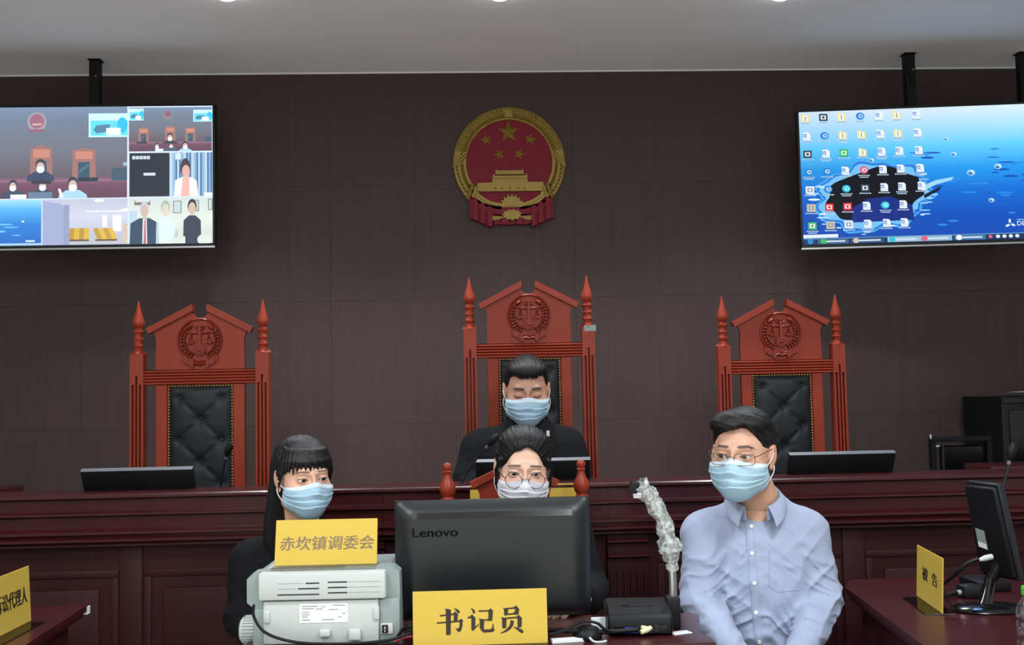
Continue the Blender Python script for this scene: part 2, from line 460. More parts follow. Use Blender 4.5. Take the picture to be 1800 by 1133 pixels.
def tall_chair(loc, rz, label, dz=0.0):
    t = empty('carved_armchair', loc, rz, label, 'chair', 'tall carved judge chairs')
    px = 0.002326
    hw = 104*px; pw = 0.052
    zc = 1.277+dz                                        # top of the fluted cross rail
    by = 0.22
    lean = math.tan(R(3.0))
    zpt = zc+27*px                                       # top of the square post
    postme = None
    for s in (-1, 1):
        if postme is None:
            p = flute_post(pw, 0.0, zpt, zc-10*px, zc-24*px).build('post', M_chair, t, 30); postme = p
        else: p = inst(postme, t)
        p.location = (s*hw, by, 0)
        fin = [(0.016, 0.0), (0.020, 0.002), (0.0205, 0.008), (0.016, 0.012), (0.0165, 0.024), (0.021, 0.028), (0.021, 0.032), (0.0165, 0.036), (0.0165, 0.050), (0.0205, 0.054), (0.0205, 0.058),
               (0.0165, 0.062), (0.0165, 0.076), (0.022, 0.081), (0.0225, 0.086), (0.015, 0.091), (0.012, 0.098), (0.018, 0.104), (0.0225, 0.114), (0.0225, 0.124), (0.019, 0.138), (0.0125, 0.158), (0.008, 0.178), (0.005, 0.194), (0.002, 0.205), (0.0006, 0.209)]
        lathe_part([(r_*1.05, z) for r_, z in fin], 'finial', M_chair, p, (0, 0, zpt+0.004))
    # fluted cross rail
    rail = [(-0.016, zc-25*px), (-0.016, zc)]
    pr = [(by+0.014, zc-25*px)]
    for k in range(5):
        z = zc-25*px+k*5*px
        pr += [(by-0.020, z+0.0012), (by-0.022, z+0.004), (by-0.020, z+0.0085), (by-0.013, z+0.0100)]
    pr += [(by-0.020, zc), (by+0.014, zc)]
    MB().prism(pr, -hw+pw/2, hw-pw/2, 'x').build('cross_rail', M_chair, t, 25)
    # crest panel with waisted sides and a notch at the top
    def side(s):
        return [(s*x*px, zc+z*px) for x, z in ((74, 0), (74, 30), (73, 46), (74, 56), (78, 64), (83, 71))]
    left = side(-1); right = side(1)[::-1]
    notch = [(s_*px, zc+z*px) for s_, z in ((15, 103), (13, 95), (8, 89), (0, 87), (-8, 89), (-13, 95), (-15, 103))]
    MB().prism(left[::1]+notch[::-1]+right, by-0.012, by+0.012).build('crest_panel', M_chair, t, 25)
    for s in (-1, 1):                                    # broken pediment
        pts = [(s*12*px, zc+110*px), (s*12*px, zc+98*px), (s*84*px, zc+61*px), (s*89*px, zc+70*px)]
        MB().prism(pts, by-0.030, by+0.016).build('pediment', M_chair, t, 25)
    carved_badge(t, zc+49*px, by-0.012, 36*px)
    # back: stiles and buttoned leather
    zb = 0.50+dz
    zt = zc-25*px
    for s in (-1, 1):
        a, b = sorted((s*55*px, s*74*px))
        MB().box(a, b, by-0.014, by+0.012, zb, zt, 0.002, 1).build('back_stile', M_chair, t)
    MB().box(-55*px, 55*px, by-0.004, by+0.012, zb, zt).build('back_board', M_chair, t)
    W2 = 52*px; zt2 = zt-3*px
    btn = []
    z = zt2-0.045; row = 0
    while z > zb+0.03:
        btn += [(-0.082, z), (0.082, z)] if row % 2 == 0 else [(0.0, z)]
        z -= 0.083; row += 1
    nu, nv = 44, 120
    U, V = np.meshgrid(np.linspace(-W2, W2, nu+1), np.linspace(zb, zt2, nv+1))
    ph = np.full(U.shape, 1.0)
    for bxx, bzz in btn:
        d = np.hypot(U-bxx, V-bzz); ph = np.minimum(ph, 1-np.exp(-(d/0.020)**1.3)*0.9)
        for bx2, bz2 in btn:                              # creases between neighbours
            L_ = math.hypot(bx2-bxx, bz2-bzz)
            if 0 < L_ < 0.14 and bz2 < bzz and bx2 != bxx:
                tt = np.clip(((U-bxx)*(bx2-bxx)+(V-bzz)*(bz2-bzz))/L_**2, 0, 1)
                dd = np.hypot(U-bxx-tt*(bx2-bxx), V-bzz-tt*(bz2-bzz))
                ph = np.minimum(ph, 1-0.30*np.exp(-(dd/0.009)**1.2))
    ed = np.minimum(np.minimum(W2-np.abs(U), V-zb), zt2-V)
    hgt = 0.020*ph*(1-np.exp(-ed/0.018))+0.001
    vs = [(float(U[j, i]), float(by-0.004-hgt[j, i]), float(V[j, i])) for j in range(nv+1) for i in range(nu+1)]
    fs = [(j*(nu+1)+i, j*(nu+1)+i+1, (j+1)*(nu+1)+i+1, (j+1)*(nu+1)+i) for j in range(nv) for i in range(nu)]
    lea = MB().add(vs, fs).build('back_cushion', M_leather, t, 180)
    b0 = None
    for bxx, bzz in btn:
        if b0 is None: b0 = MB().ball((0, 0, 0), (0.009, 0.004, 0.009), 10, 6).build('button', M_leather, lea, 180); b = b0
        else: b = inst(b0, lea)
        b.location = (bxx, by-0.0075, bzz)
    nl = MB(); st = 0.0115
    nx = int(2*W2/st)
    for k in range(nx+1): nl.ball((-W2+k*2*W2/nx, by-0.007, zt2+0.001), (0.0045, 0.004, 0.0045), 6, 4)
    nz = int((zt2-zb)/st)
    for s in (-1, 1):
        for k in range(nz+1): nl.ball((s*(W2+0.001), by-0.007, zb+k*(zt2-zb)/nz), (0.0045, 0.004, 0.0045), 6, 4)
    tag(nl.build('nailhead_trim', M_brass, t, 180), kind='stuff')
    # seat, arms and front legs
    zs_ = 0.46+dz
    MB().box(-hw-0.02, hw+0.02, -0.27, by+0.02, zs_-0.09, zs_-0.02, 0.006).build('seat_frame', M_chair, t)
    MB().box(-hw+0.02, hw-0.02, -0.26, by-0.03, zs_-0.03, zs_+0.05, 0.03, 4).build('seat_cushion', M_leather, t)
    for s in (-1, 1):
        MB().box(s*hw-0.024, s*hw+0.024, -0.26, -0.212, 0.0, zs_+0.20, 0.004, 1).build('leg', M_chair, t)
        MB().box(s*hw-0.032, s*hw+0.032, -0.30, by-0.02, zs_+0.20, zs_+0.235, 0.010, 3).build('armrest', M_chair, t)
    # the back leans a little
    for ch in t.children:
        if ch.name.startswith(('cross', 'crest', 'pedi', 'carved', 'back', 'nail')):
            ch.location.y += 0.0
    return t

CY = 4.42
def chair_at(px, Y, z): return (float(P(px, 650, Y)[0]), Y-0.22, z)
ch_m = tall_chair(chair_at(931, CY, PLAT), 0, 'tall carved red wooden chair behind the seated judge, below the wall emblem', 0.085)
ch_l = tall_chair(chair_at(355, 4.30, PLAT), R(1), 'empty tall carved red wooden chair on the left, black buttoned leather back')
ch_r = tall_chair(chair_at(1371, 4.52, PLAT), R(-1), 'empty tall carved red wooden chair on the right, behind the man in blue')
# little grey sticker on the judge's chair post
g = P(1036, 577, CY)
MB().box(-0.024, 0.024, -0.001, 0.0, -0.012, 0.012).build('asset_sticker', M_grey, ch_m).location = (float(g[0])-ch_m.location.x, 0.22-0.0275, float(g[2])-PLAT)

# ---------------------------------------------------------------- wall emblem
EMY = WALLY-0.008
ec = P(895, 286, EMY); EK = 0.284/456.0
def E(x, y): return ((x-566)*EK, (526-y)*EK)
emb = empty('wall_emblem', (float(ec[0]), EMY, float(ec[2])), 0, 'round red and gold state emblem with stars, gate, gear and ribbons on the wall', 'emblem')
MB().lathe([(0.001, -0.010), (0.262, -0.010), (0.262, 0.0)], n=64, axis='y').build('red_disc', M_emred, emb)
rg = MB()
prof_r = [(345, 6), (350, 16), (362, 18), (384, 12), (390, 15), (412, 18), (436, 17), (450, 14), (456, 6), (456, 0), (345, 0)]
na = 80; vs = []; fs = []
angs = [R(-138+(276+180)*0) for _ in range(0)]
a0, a1 = R(-46), R(226)
for k in range(na+1):
    a = a0+(a1-a0)*k/na
    for r_, d in prof_r: vs.append((r_*EK*math.cos(a), -d*0.0010-0.004, r_*EK*math.sin(a)))
npf = len(prof_r)
for k in range(na):
    for j in range(npf): fs.append((k*npf+j, k*npf+(j+1) % npf, (k+1)*npf+(j+1) % npf, (k+1)*npf+j))
fs.append(tuple(range(npf))); fs.append(tuple(na*npf+j for j in range(npf)))
rg.add(vs, fs).build('wheat_ring', M_gold, emb, 40)
gr = MB()
for s in (-1, 1):                                        # grains along the two ears
    for k in range(22):
        a = R(8+k*3.6)
        if k in (0, 1): continue
        for rr, tw, ln in ((434, 0.65, 21), (402, -0.55, 19), (367, 0.3, 15)):
            c = Vector((s*rr*EK*math.cos(a), -0.024, rr*EK*math.sin(a)))
            d = Vector((s*-math.sin(a-tw), 0, math.cos(a-tw)))
            gr.tube([c-d*ln*EK, c-d*ln*0.2*EK, c+d*ln*EK], [0.002, 12.5*EK, 0.001], 6)
    for k in range(9):
        a = R(-38+k*4.2)
        for rr, ln in ((425, 15), (380, 13)):
            c = Vector((s*rr*EK*math.cos(a), -0.024, rr*EK*math.sin(a)))
            d = Vector((s*0.5, 0, 0.86))
            gr.tube([c-d*ln*EK, c, c+d*ln*EK], [0.001, 14*EK, 0.001], 6)
    for dy_ in (0, 26):
        gr.tube([(s*(452)*EK, -0.030, (-45+dy_)*EK), (s*(405)*EK, -0.036, (5+dy_)*EK), (s*350*EK, -0.030, (55+dy_)*EK)], 9*EK, 6)
    gr.tube([(s*345*EK, -0.03, -300*EK), (s*300*EK, -0.036, -180*EK)], 14*EK, 6)
    gr.tube([(s*300*EK, -0.03, -290*EK), (s*270*EK, -0.036, -200*EK)], 10*EK, 6)
gr.prism([(-26*EK, 392*EK), (-8*EK, 410*EK), (0, 456*EK), (8*EK, 410*EK), (26*EK, 392*EK), (36*EK, 362*EK), (-36*EK, 362*EK)], -0.036, -0.01)
gr.build('wheat_grains', M_gold, emb, 60)
for (x, y, r_, an) in ((565, 275, 92, 0), (383, 338, 52, 12), (742, 338, 52, -12), (487, 458, 50, 20), (648, 458, 48, -20)):
    u, v = E(x, y); m = MB(); pts = []
    for k in range(10):
        rr = (r_ if k % 2 == 0 else r_*0.40)*EK
        a = R(90+an+36*k)
        pts.append((u+rr*math.cos(a), -0.010, v+rr*math.sin(a)))
    pts.append((u, -0.010-r_*EK*0.30, v)); pts.append((u, -0.009, v))
    m.add(pts, [(k, (k+1) % 10, 10) for k in range(10)]+[((k+1) % 10, k, 11) for k in range(10)])
    m.build('star', M_gold, emb, None)
def epoly(m, pts, d0, d1): m.prism([E(*p) for p in pts], -d1, -d0); return m
gate = MB()
epoly(gate, [(295, 765), (305, 697), (425, 692), (425, 660), (710, 660), (710, 692), (836, 692), (850, 765)], 0.010, 0.026)
epoly(gate, [(428, 662), (432, 628), (450, 640), (690, 640), (705, 622), (709, 662)], 0.010, 0.032)
epoly(gate, [(448, 630), (456, 586), (468, 598), (665, 598), (674, 584), (684, 630)], 0.010, 0.030)
gate.build('gate_tower', M_gold, emb, None)
gw = MB()
for x in (450, 503, 566, 630, 684):
    u, v = E(x, 742); gw.box(u-5*EK, u+5*EK, -0.0275, -0.025, v-9*EK, v+6*EK)
gw.build('gate_arch', M_emred, emb, None)
def arc_band(m, x0, y0, xm, ym, x1, y1, th, d0, d1, n=24):
    top = []; bot = []
    for k in range(n+1):
        t = k/n
        x = (1-t)**2*x0+2*t*(1-t)*xm+t*t*x1; y = (1-t)**2*y0+2*t*(1-t)*ym+t*t*y1
        top.append((x, y-th/2)); bot.append((x, y+th/2))
    for k in range(n): epoly(m, [bot[k], bot[k+1], top[k+1], top[k]], d0, d1)
    return m
for s in (-1, 1):
    lb = MB()
    for o_, t_, d_ in ((0, 26, 0.026), (30, 24, 0.030)):
        arc_band(lb, 568+s*296, 760+o_, 568+s*170, 880+o_, 568+s*72, 872+o_, t_, 0.008, d_)
    lb.build('stalk_band', M_gold, emb, 30)
def gear_poly(cx, cy, r0, r1, n, a0=0, a1=360, flat=1.0):
    pts = []
    for k in range(n*4+1):
        a = R(a0+(a1-a0)*k/(n*4)); rr = r1 if (k % 4) in (1, 2) else r0
        pts.append((cx+rr*math.cos(a), cy-rr*math.sin(a)*flat))
    return pts
gm = MB(); epoly(gm, gear_poly(577, 890, 78, 96, 9, -5, 185), 0.012, 0.032); epoly(gm, gear_poly(577, 890, 50, 54, 9, 0, 180), 0.012, 0.037)
gm.build('gear', M_gold, emb, None)
sw = MB()
for o_, t_, d_ in ((0, 30, 0.030), (26, 30, 0.040), (48, 22, 0.034)):
    arc_band(sw, 252, 812+o_*1.1, 400, 935+o_, 577, 905+o_*0.9, t_+8, 0.004, d_)
    arc_band(sw, 902, 812+o_*1.1, 754, 935+o_, 577, 905+o_*0.9, t_+8, 0.004, d_)
sw.build('swag', M_emred, emb, 40)
gm2 = MB(); epoly(gm2, gear_poly(578, 962, 66, 80, 11, 0, 360, 0.55), 0.02, 0.046); gm2.build('small_gear', M_gold, emb, None)
st_ = MB()
for s in (-1, 1):
    for k in range(4):
        epoly(st_, [(577+s*60, 955+k*8), (577+s*185, 960+k*13), (577+s*185, 971+k*13), (577+s*60, 962+k*8)], 0.012, 0.034-0.001*k)
st_.build('stalk_tie', M_gold, emb, None)
for s in (-1, 1):
    for k in range(6):                                   # hanging ribbon folds
        x0 = 577+s*(335-k*29); ln = 985+k*13
        m = MB(); epoly(m, [(x0-s*2, 800+k*18), (x0-s*30, 810+k*18), (x0-s*33, ln+10), (x0+s*6, ln-4)], 0.002, 0.030+(0.018 if k % 2 else 0))
        m.build('ribbon_fold', M_emred, emb, None)
for k in range(5):
    x0 = 430+k*60
    m = MB(); epoly(m, [(x0+10, 985), (x0+55, 985), (x0+62, 1028+(8 if k in (1, 3) else 0)), (x0, 1028+(8 if k in (1, 3) else 12))], 0.002, 0.024+(0.016 if k % 2 else 0))
    m.build('ribbon_fold', M_emred, emb, None)

# ---------------------------------------------------------------- television screens
M_screen = mat('lit_screen', rough=0.35, attr='Col', emit=1.0, spec=0.1)
class Pic:
    """flat picture of coloured patches on a screen, laid in thin layers"""
    def __init__(s, fn, lift=0.0, gain=1.0): s.fn = fn; s.v = []; s.f = []; s.c = []; s.lift = lift; s.gain = gain
    def poly(s, pts, col, lay=1):
        n = len(s.v)
        cols = col if isinstance(col, list) else [col]*len(pts)
        for p, c in zip(pts, cols):
            x, z = s.fn(*p); s.v.append((x, -0.0004*lay, z)); s.c.append(c)
        s.f.append(tuple(range(n, n+len(pts))))
    def rect(s, x0, y0, x1, y1, col, lay=1):
        s.poly([(x0, y1), (x1, y1), (x1, y0), (x0, y0)], col, lay)
    def ell(s, cx, cy, rx, ry, col, lay=1, n=18):
        s.poly([(cx+rx*math.cos(2*math.pi*k/n), cy+ry*math.sin(2*math.pi*k/n)) for k in range(n)], col, lay)
    def vgrad(s, x0, x1, stops, lay=0, nx=1, fn=None):
        for (ya, ca), (yb, cb) in zip(stops[:-1], stops[1:]):
            for i in range(nx):
                a = x0+(x1-x0)*i/nx; b = x0+(x1-x0)*(i+1)/nx
                if fn: s.poly([(a, yb), (b, yb), (b, ya), (a, ya)], [fn(cb, a, yb), fn(cb, b, yb), fn(ca, b, ya), fn(ca, a, ya)], lay)
                else: s.poly([(a, yb), (b, yb), (b, ya), (a, ya)], [cb, cb, ca, ca], lay)
    def text(s, t, x0, x1, y0, y1, col, lay):
        vs, fs = glyphs(t); xs = [v[0] for v in vs]; ys = [v[1] for v in vs]
        n = len(s.v)
        for v in vs:
            x, z = s.fn(x0+(v[0]-min(xs))/(max(xs)-min(xs))*(x1-x0), y1-(v[1]-min(ys))/(max(ys)-min(ys))*(y1-y0))
            s.v.append((x, -0.0004*lay, z)); s.c.append(col)
        s.f += [tuple(i+n for i in f) for f in fs]
    def build(s, parent, name='picture'):
        me = bpy.data.meshes.new(name); me.from_pydata(s.v, [], s.f); me.update()
        cc = np.array(s.c, dtype=np.float32); cc[:, :3] = (cc[:, :3]*(1-s.lift)+np.array((0.62, 0.78, 1.0))*s.lift)*s.gain
        at = me.color_attributes.new('Col', 'FLOAT_COLOR', 'POINT')
        at.data.foreach_set('color', cc.ravel())
        o = link(name, me, M_screen, parent, None)
        return o

def television(name, loc, rz, W, H, label):
    t = empty(name, loc, rz, label, 'television', 'wall televisions')
    MB().box(-W/2, W/2, 0.0, 0.045, -H/2, H/2, 0.006).build('casing', M_blackg, t)
    f = MB(); b = 0.011
    f.box(-W/2, W/2, -0.008, 0.002, H/2-b, H/2, 0.002, 1); f.box(-W/2, -W/2+b, -0.008, 0.002, -H/2+b, H/2-b, 0.002, 1)
    f.box(W/2-b, W/2, -0.008, 0.002, -H/2+b, H/2-b, 0.002, 1); f.box(-W/2, W/2, -0.008, 0.002, -H/2+0.006, -H/2+0.018, 0.002, 1)
    f.build('bezel', M_blackg, t)
    MB().box(-W/2, W/2, -0.010, 0.002, -H/2-0.004, -H/2+0.006, 0.002, 1).build('lower_trim', M_silver, t)
    MB().box(-0.018, 0.018, -0.0105, -0.008, -H/2+0.0, -H/2+0.004).build('maker_badge', M_white, t)
    MB().box(-0.18, 0.18, 0.045, 0.135, -0.14, 0.14, 0.004, 1).build('wall_bracket', M_metal, t)
    return t
TVY = 5.02
# left television ------------------------------------------------
lc0 = P(-66, 184, TVY); lc1 = P(379, 184, TVY); lc2 = P(379, 436, TVY); lc3 = P(156, 310, TVY)
W = float(lc1[0]-lc0[0]); H = float(lc1[2]-lc2[2])
tvl = television('television', (float(lc3[0]), TVY, float(lc3[2])), 0, W, H, 'large television on the left showing a grid of courtroom video call pictures')
def fl(x, y): return (-W/2+0.012+(x+64)/(374+64)*(W-0.024), H/2-0.011-(y-187)/(430-187)*(H-0.030))
p = Pic(fl, 0.05, 1.15)
LN = S(200, 214, 235)
p.rect(-64, 187, 374, 430, LN, 0)
def court(x0, y0, x1, y1, k, ch, men, scr, lay=1):
    """a courtroom view: brown wall, bench, chairs, people and screens"""
    h = y1-y0
    p.vgrad(x0, x1, [(y0, S(112, 132, 160)), (y0+h*0.15, S(104, 116, 136)), (y0+h*0.5, S(104, 104, 114)), (y0+h*0.78, S(92, 78, 84))], lay)
    p.vgrad(x0, x1, [(y0+h*0.78, S(128, 88, 104)), (y0+h*0.86, S(104, 62, 78)), (y1, S(88, 50, 66))], lay)
    p.rect(x0, y0+h*0.805, x1, y0+h*0.815, S(150, 110, 124), lay+1)
    for cx, top, wd in ch:
        ht = y0+h*0.78-top
        p.poly([(cx-wd*0.5, y0+h*0.78), (cx+wd*0.5, y0+h*0.78), (cx+wd*0.47, top), (cx+wd*0.36, top+ht*0.06), (cx+wd*0.1, top-ht*0.02), (cx-wd*0.1, top-ht*0.02), (cx-wd*0.36, top+ht*0.06), (cx-wd*0.47, top)], S(150, 104, 92), lay+1)
        p.rect(cx-wd*0.36, top+ht*0.1, cx+wd*0.36, top+ht*0.36, S(190, 126, 104), lay+2)
        p.rect(cx-wd*0.24, top+ht*0.46, cx+wd*0.24, y0+h*0.78, S(44, 74, 92), lay+2)
        p.poly([(cx-wd*0.2, top+ht*0.75), (cx+wd*0.2, top+ht*0.5), (cx+wd*0.2, top+ht*0.6), (cx-wd*0.2, top+ht*0.85)], S(70, 104, 122), lay+3)
    for cx, top, wd, body, dep in men:
        p.poly([(cx-wd*1.1, dep), (cx+wd*1.1, dep), (cx+wd*1.05, top+wd*1.35), (cx+wd*0.5, top+wd*1.0), (cx-wd*0.5, top+wd*1.0), (cx-wd*1.05, top+wd*1.35)], body, lay+4)
        p.ell(cx, top+wd*0.5, wd*0.40, wd*0.52, S(40, 44, 54), lay+5)
        p.ell(cx, top+wd*0.66, wd*0.33, wd*0.42, S(196, 168, 160), lay+6)
        p.ell(cx, top+wd*0.84, wd*0.32, wd*0.27, S(226, 240, 250), lay+7)
    for a, b, c, d in scr:
        p.rect(a, b, c, d, S(190, 240, 252), lay+1)
        p.rect(a+(c-a)*0.05, b+(d-b)*0.3, c, d-(d-b)*0.06, S(92, 206, 240), lay+2)
        p.ell(a+(c-a)*0.86, b+(d-b)*0.5, (c-a)*0.13, (d-b)*0.33, S(30, 178, 228), lay+3)
        p.poly([(a+(c-a)*0.12, b+(d-b)*0.7), (a+(c-a)*0.2, b+(d-b)*0.5), (a+(c-a)*0.56, b+(d-b)*0.46), (a+(c-a)*0.5, b+(d-b)*0.78), (a+(c-a)*0.2, b+(d-b)*0.84)], S(70, 120, 150), lay+3)
        p.rect(a+(c-a)*0.45, b+(d-b)*0.62, a+(c-a)*0.82, b+(d-b)*0.92, S(228, 246, 252), lay+4)
BODYD = S(46, 58, 84)
court(-64, 187, 223, 348, 1, [(72, 256, 40), (147, 261, 42)],
      [(71, 279, 22, BODYD, 318), (23, 315, 18, S(56, 66, 84), 347), (75, 314, 19, S(48, 58, 80), 340), (128, 311, 23, S(160, 200, 232), 348), (-30, 312, 20, BODYD, 348)], [(155, 199, 224, 241)])
for a, b, c, d, col in ((40, 340, 47, 348, 0), ):
    pass
p.ell(64, 213, 17, 17, S(152, 148, 150), 3); p.ell(64, 212, 13, 13, S(150, 92, 116), 4); p.rect(56, 216, 72, 219, S(186, 176, 158), 5); p.rect(51, 226, 77, 231, S(140, 86, 104), 5)
p.rect(19, 341, 47, 348, S(232, 238, 244), 9); p.rect(50, 337, 92, 348, S(92, 118, 140), 9); p.rect(56, 317, 90, 323, S(44, 38, 46), 9)
p.poly([(102, 332), (106, 331), (112, 347), (107, 347)], S(232, 238, 246), 9)
p.rect(196, 296, 223, 318, S(56, 78, 92), 3); p.rect(216, 286, 223, 292, S(150, 172, 186), 4); p.rect(137, 312, 172, 319, S(30, 40, 52), 5)
court(226, 189, 373, 267, 1, [(252, 225, 19), (299, 223, 19), (335, 225, 19)],
      [(299, 235, 13, S(52, 52, 60), 254), (276, 252, 10, S(60, 64, 80), 267), (301, 252, 10, S(56, 60, 74), 267), (326, 250, 13, S(164, 204, 232), 267)], [(226, 191, 252, 212), (340, 194, 374, 215)])
p.ell(295, 202, 8, 8, S(138, 124, 128), 3); p.ell(295, 201, 6, 6, S(130, 84, 100), 4)
p.rect(273, 263, 287, 267, S(232, 238, 244), 9); p.rect(288, 261, 310, 267, S(70, 84, 100), 9); p.rect(240, 250, 258, 253, S(40, 36, 46), 4); p.rect(361, 242, 373, 251, S(60, 78, 92), 3)
# black call tile with a small plate
p.rect(227, 270, 298, 347, S(10, 12, 16), 1); p.rect(252, 305, 273, 310, S(196, 206, 218), 2)
for k in range(5): p.rect(232+k*6.4, 275, 237.6+k*6.4, 281, S(190, 198, 208), 2)
# woman in white before blue curtains
for k in range(12):
    a = 299+k*6.2
    p.rect(a, 270, a+3.4, 347, S(122, 160, 196) if k % 2 else S(178, 200, 214), 1); p.rect(a+3.4, 270, min(a+6.3, 374), 347, S(58, 104, 146) if k % 3 else S(150, 184, 208), 1)
p.rect(308, 271, 318, 282, S(200, 216, 226), 2)
p.ell(326, 297, 9, 17, S(62, 36, 38), 3); p.ell(327, 303, 7, 11, S(214, 160, 146), 5)
p.poly([(306, 347), (349, 347), (346, 320), (337, 314), (318, 314), (308, 319)], S(236, 238, 240), 4)
p.poly([(318, 347), (334, 347), (333, 313), (325, 310), (322, 313)], S(226, 170, 156), 5)
p.rect(359, 341, 374, 347, S(226, 230, 232), 3)
# blue desktop tile
p.vgrad(-64, 73, [(350, S(150, 206, 240)), (366, S(76, 168, 226)), (392, S(24, 118, 200)), (428, S(10, 92, 182))], 1, 6)
for x, y, rx, ry in ((8, 393, 16, 1.6), (20, 398, 14, 1.2), (2, 405, 9, 2), (30, 412, 8, 1)): p.ell(x, y, rx, ry, S(96, 178, 228), 2)
p.rect(-64, 426, 73, 430, S(150, 190, 220), 2); p.ell(41, 388, 2.5, 1.5, S(220, 240, 250), 3); p.rect(46, 421, 62, 424, S(196, 220, 240), 3)
# empty public gallery with yellow seats
p.vgrad(75, 224, [(350, S(178, 182, 202)), (380, S(196, 198, 216)), (430, S(168, 172, 190))], 1)
p.poly([(75, 430), (112, 430), (112, 362), (108, 358), (75, 352)], S(150, 160, 192), 2)
p.poly([(112, 430), (224, 430), (224, 422), (202, 415), (122, 410)], S(176, 180, 190), 2)
p.rect(112, 360, 122, 430, S(138, 146, 178), 3)
for x0, x1, y0, y1 in ((180, 188, 379, 400), (198, 213, 379, 407)): p.rect(x0, y0, x1, y1, S(238, 244, 250), 3)
p.poly([(205, 372), (224, 366), (224, 372), (207, 374)], S(240, 242, 250), 3); p.rect(150, 371, 206, 373, S(228, 232, 244), 3); p.rect(216, 394, 224, 428, S(198, 178, 160), 3); p.ell(174, 353, 9, 2.5, S(236, 238, 248), 3)
for r_ in range(5):
    a = r_/5
    for k in range(4):
        x = 123+k*8.6-a*1; y = 401+r_*3.6
        p.poly([(x, y+7), (x+8.4, y+7), (x+8.0, y), (x-0.4, y)], S(206, 168, 44) if k % 2 else S(176, 138, 34), 4+r_)
        x = 165+k*8.6+r_*1.6
        p.poly([(x, y+6), (x+8.8, y+6), (x+7.6, y+0.6), (x-0.8, y+0.6)], S(210, 172, 50) if k % 2 else S(180, 142, 38), 4+r_)
p.rect(123, 421, 157, 424, S(96, 66, 32), 10); p.rect(168, 421, 206, 424, S(96, 66, 32), 10)
# three people in a pale office
p.vgrad(227, 374, [(350, S(196, 206, 200)), (390, S(212, 218, 206)), (430, S(190, 194, 182))], 1)
p.poly([(227, 430), (236, 430), (242, 372), (227, 372)], S(178, 198, 216), 2)
p.rect(236, 354, 264, 362, S(120, 104, 92), 2); p.rect(238, 353, 263, 357, S(200, 206, 210), 3)
for x0, y0, x1, y1 in ((304, 355, 319, 377), (341, 354, 350, 374), (366, 352, 374, 372)):
    p.rect(x0, y0, x1, y1, S(112, 116, 112), 2); p.rect(x0+1.5, y0+1.5, x1-1.5, y1-1.5, S(186, 200, 200), 3)
def bust(cx, top, w_, body, skin, hair, tie=None):
    p.poly([(cx-w_, 430), (cx+w_, 430), (cx+w_*0.95, top+38), (cx+w_*0.35, top+29), (cx-w_*0.35, top+29), (cx-w_*0.95, top+38)], body, 4)
    p.ell(cx, top+13, 8, 13, hair, 5); p.ell(cx, top+17, 6.5, 11, skin, 6)
    if tie: p.poly([(cx-4, 430), (cx+5, 430), (cx+4, top+30), (cx-3, top+30)], S(212, 208, 208), 5); p.poly([(cx-1.5, 430), (cx+3, 430), (cx+2, top+32), (cx, top+32)], tie, 6)
bust(254, 356, 26, S(42, 62, 84), S(196, 168, 156), S(186, 190, 190), S(176, 96, 110))
bust(291, 354, 17, S(206, 222, 232), S(206, 196, 182), S(160, 168, 160))
bust(338, 352, 16, S(36, 44, 62), S(196, 172, 150), S(38, 36, 40))
p.rect(300, 418, 326, 430, S(206, 212, 200), 7); p.ell(360, 424, 13, 10, S(206, 214, 206), 7); p.poly([(306, 420), (309, 407), (313, 407), (312, 420)], S(176, 184, 188), 8)
p.build(tvl).location = (0, -0.0035, 0)

# right television ------------------------------------------------
rc0 = P(1399, 194, 5.06); rc1 = P(1846, 178, 4.93); rc2 = P(1403, 438, 5.06)
rv = rc1-rc0; W2_ = float(math.hypot(rv[0], rv[1])); H2_ = float(rc0[2]-rc2[2]); rzr = math.atan2(rv[1], rv[0])
rcm = (rc0+rc1)/2
tvr = television('television', (float(rcm[0]), float(rcm[1]), float(rc0[2])-H2_/2), rzr, W2_, H2_, 'large television on the right showing a blue water wallpaper with rows of icons')
def fr(x, y):
    u = (x-1405)/(1841-1405)
    yt = 196.5-15.5*u; yb = 431-9.5*u
    return (-W2_/2+0.012+u*(W2_-0.024), H2_/2-0.011-(y-yt)/(yb-yt)*(H2_-0.030))
p = Pic(fr, 0.0, 1.0)
def shade(c, x, y):
    k = min(max((x-1405)/436, 0), 1)
    return tuple(c[i]*(0.92+0.16*k) for i in range(3))+(1.0,)
def top_y(x): return 196.5-15.5*(x-1405)/436
def bot_y(x): return 431-9.5*(x-1405)/436
rows = [(0.0, S(206, 224, 244)), (0.12, S(168, 214, 246)), (0.28, S(96, 196, 244)), (0.45, S(34, 148, 226)), (0.62, S(16, 104, 204)), (0.80, S(14, 78, 180)), (0.955, S(18, 74, 172))]
nx = 12
for (t0, c0), (t1, c1) in zip(rows[:-1], rows[1:]):
    for i in range(nx):
        a = 1405+436*i/nx; b = 1405+436*(i+1)/nx
        q = lambda x, t: top_y(x)+(bot_y(x)-top_y(x))*t
        p.poly([(a, q(a, t1)), (b, q(b, t1)), (b, q(b, t0)), (a, q(a, t0))], [shade(c1, a, 0), shade(c1, b, 0), shade(c0, b, 0), shade(c0, a, 0)], 0)
random.seed(4)
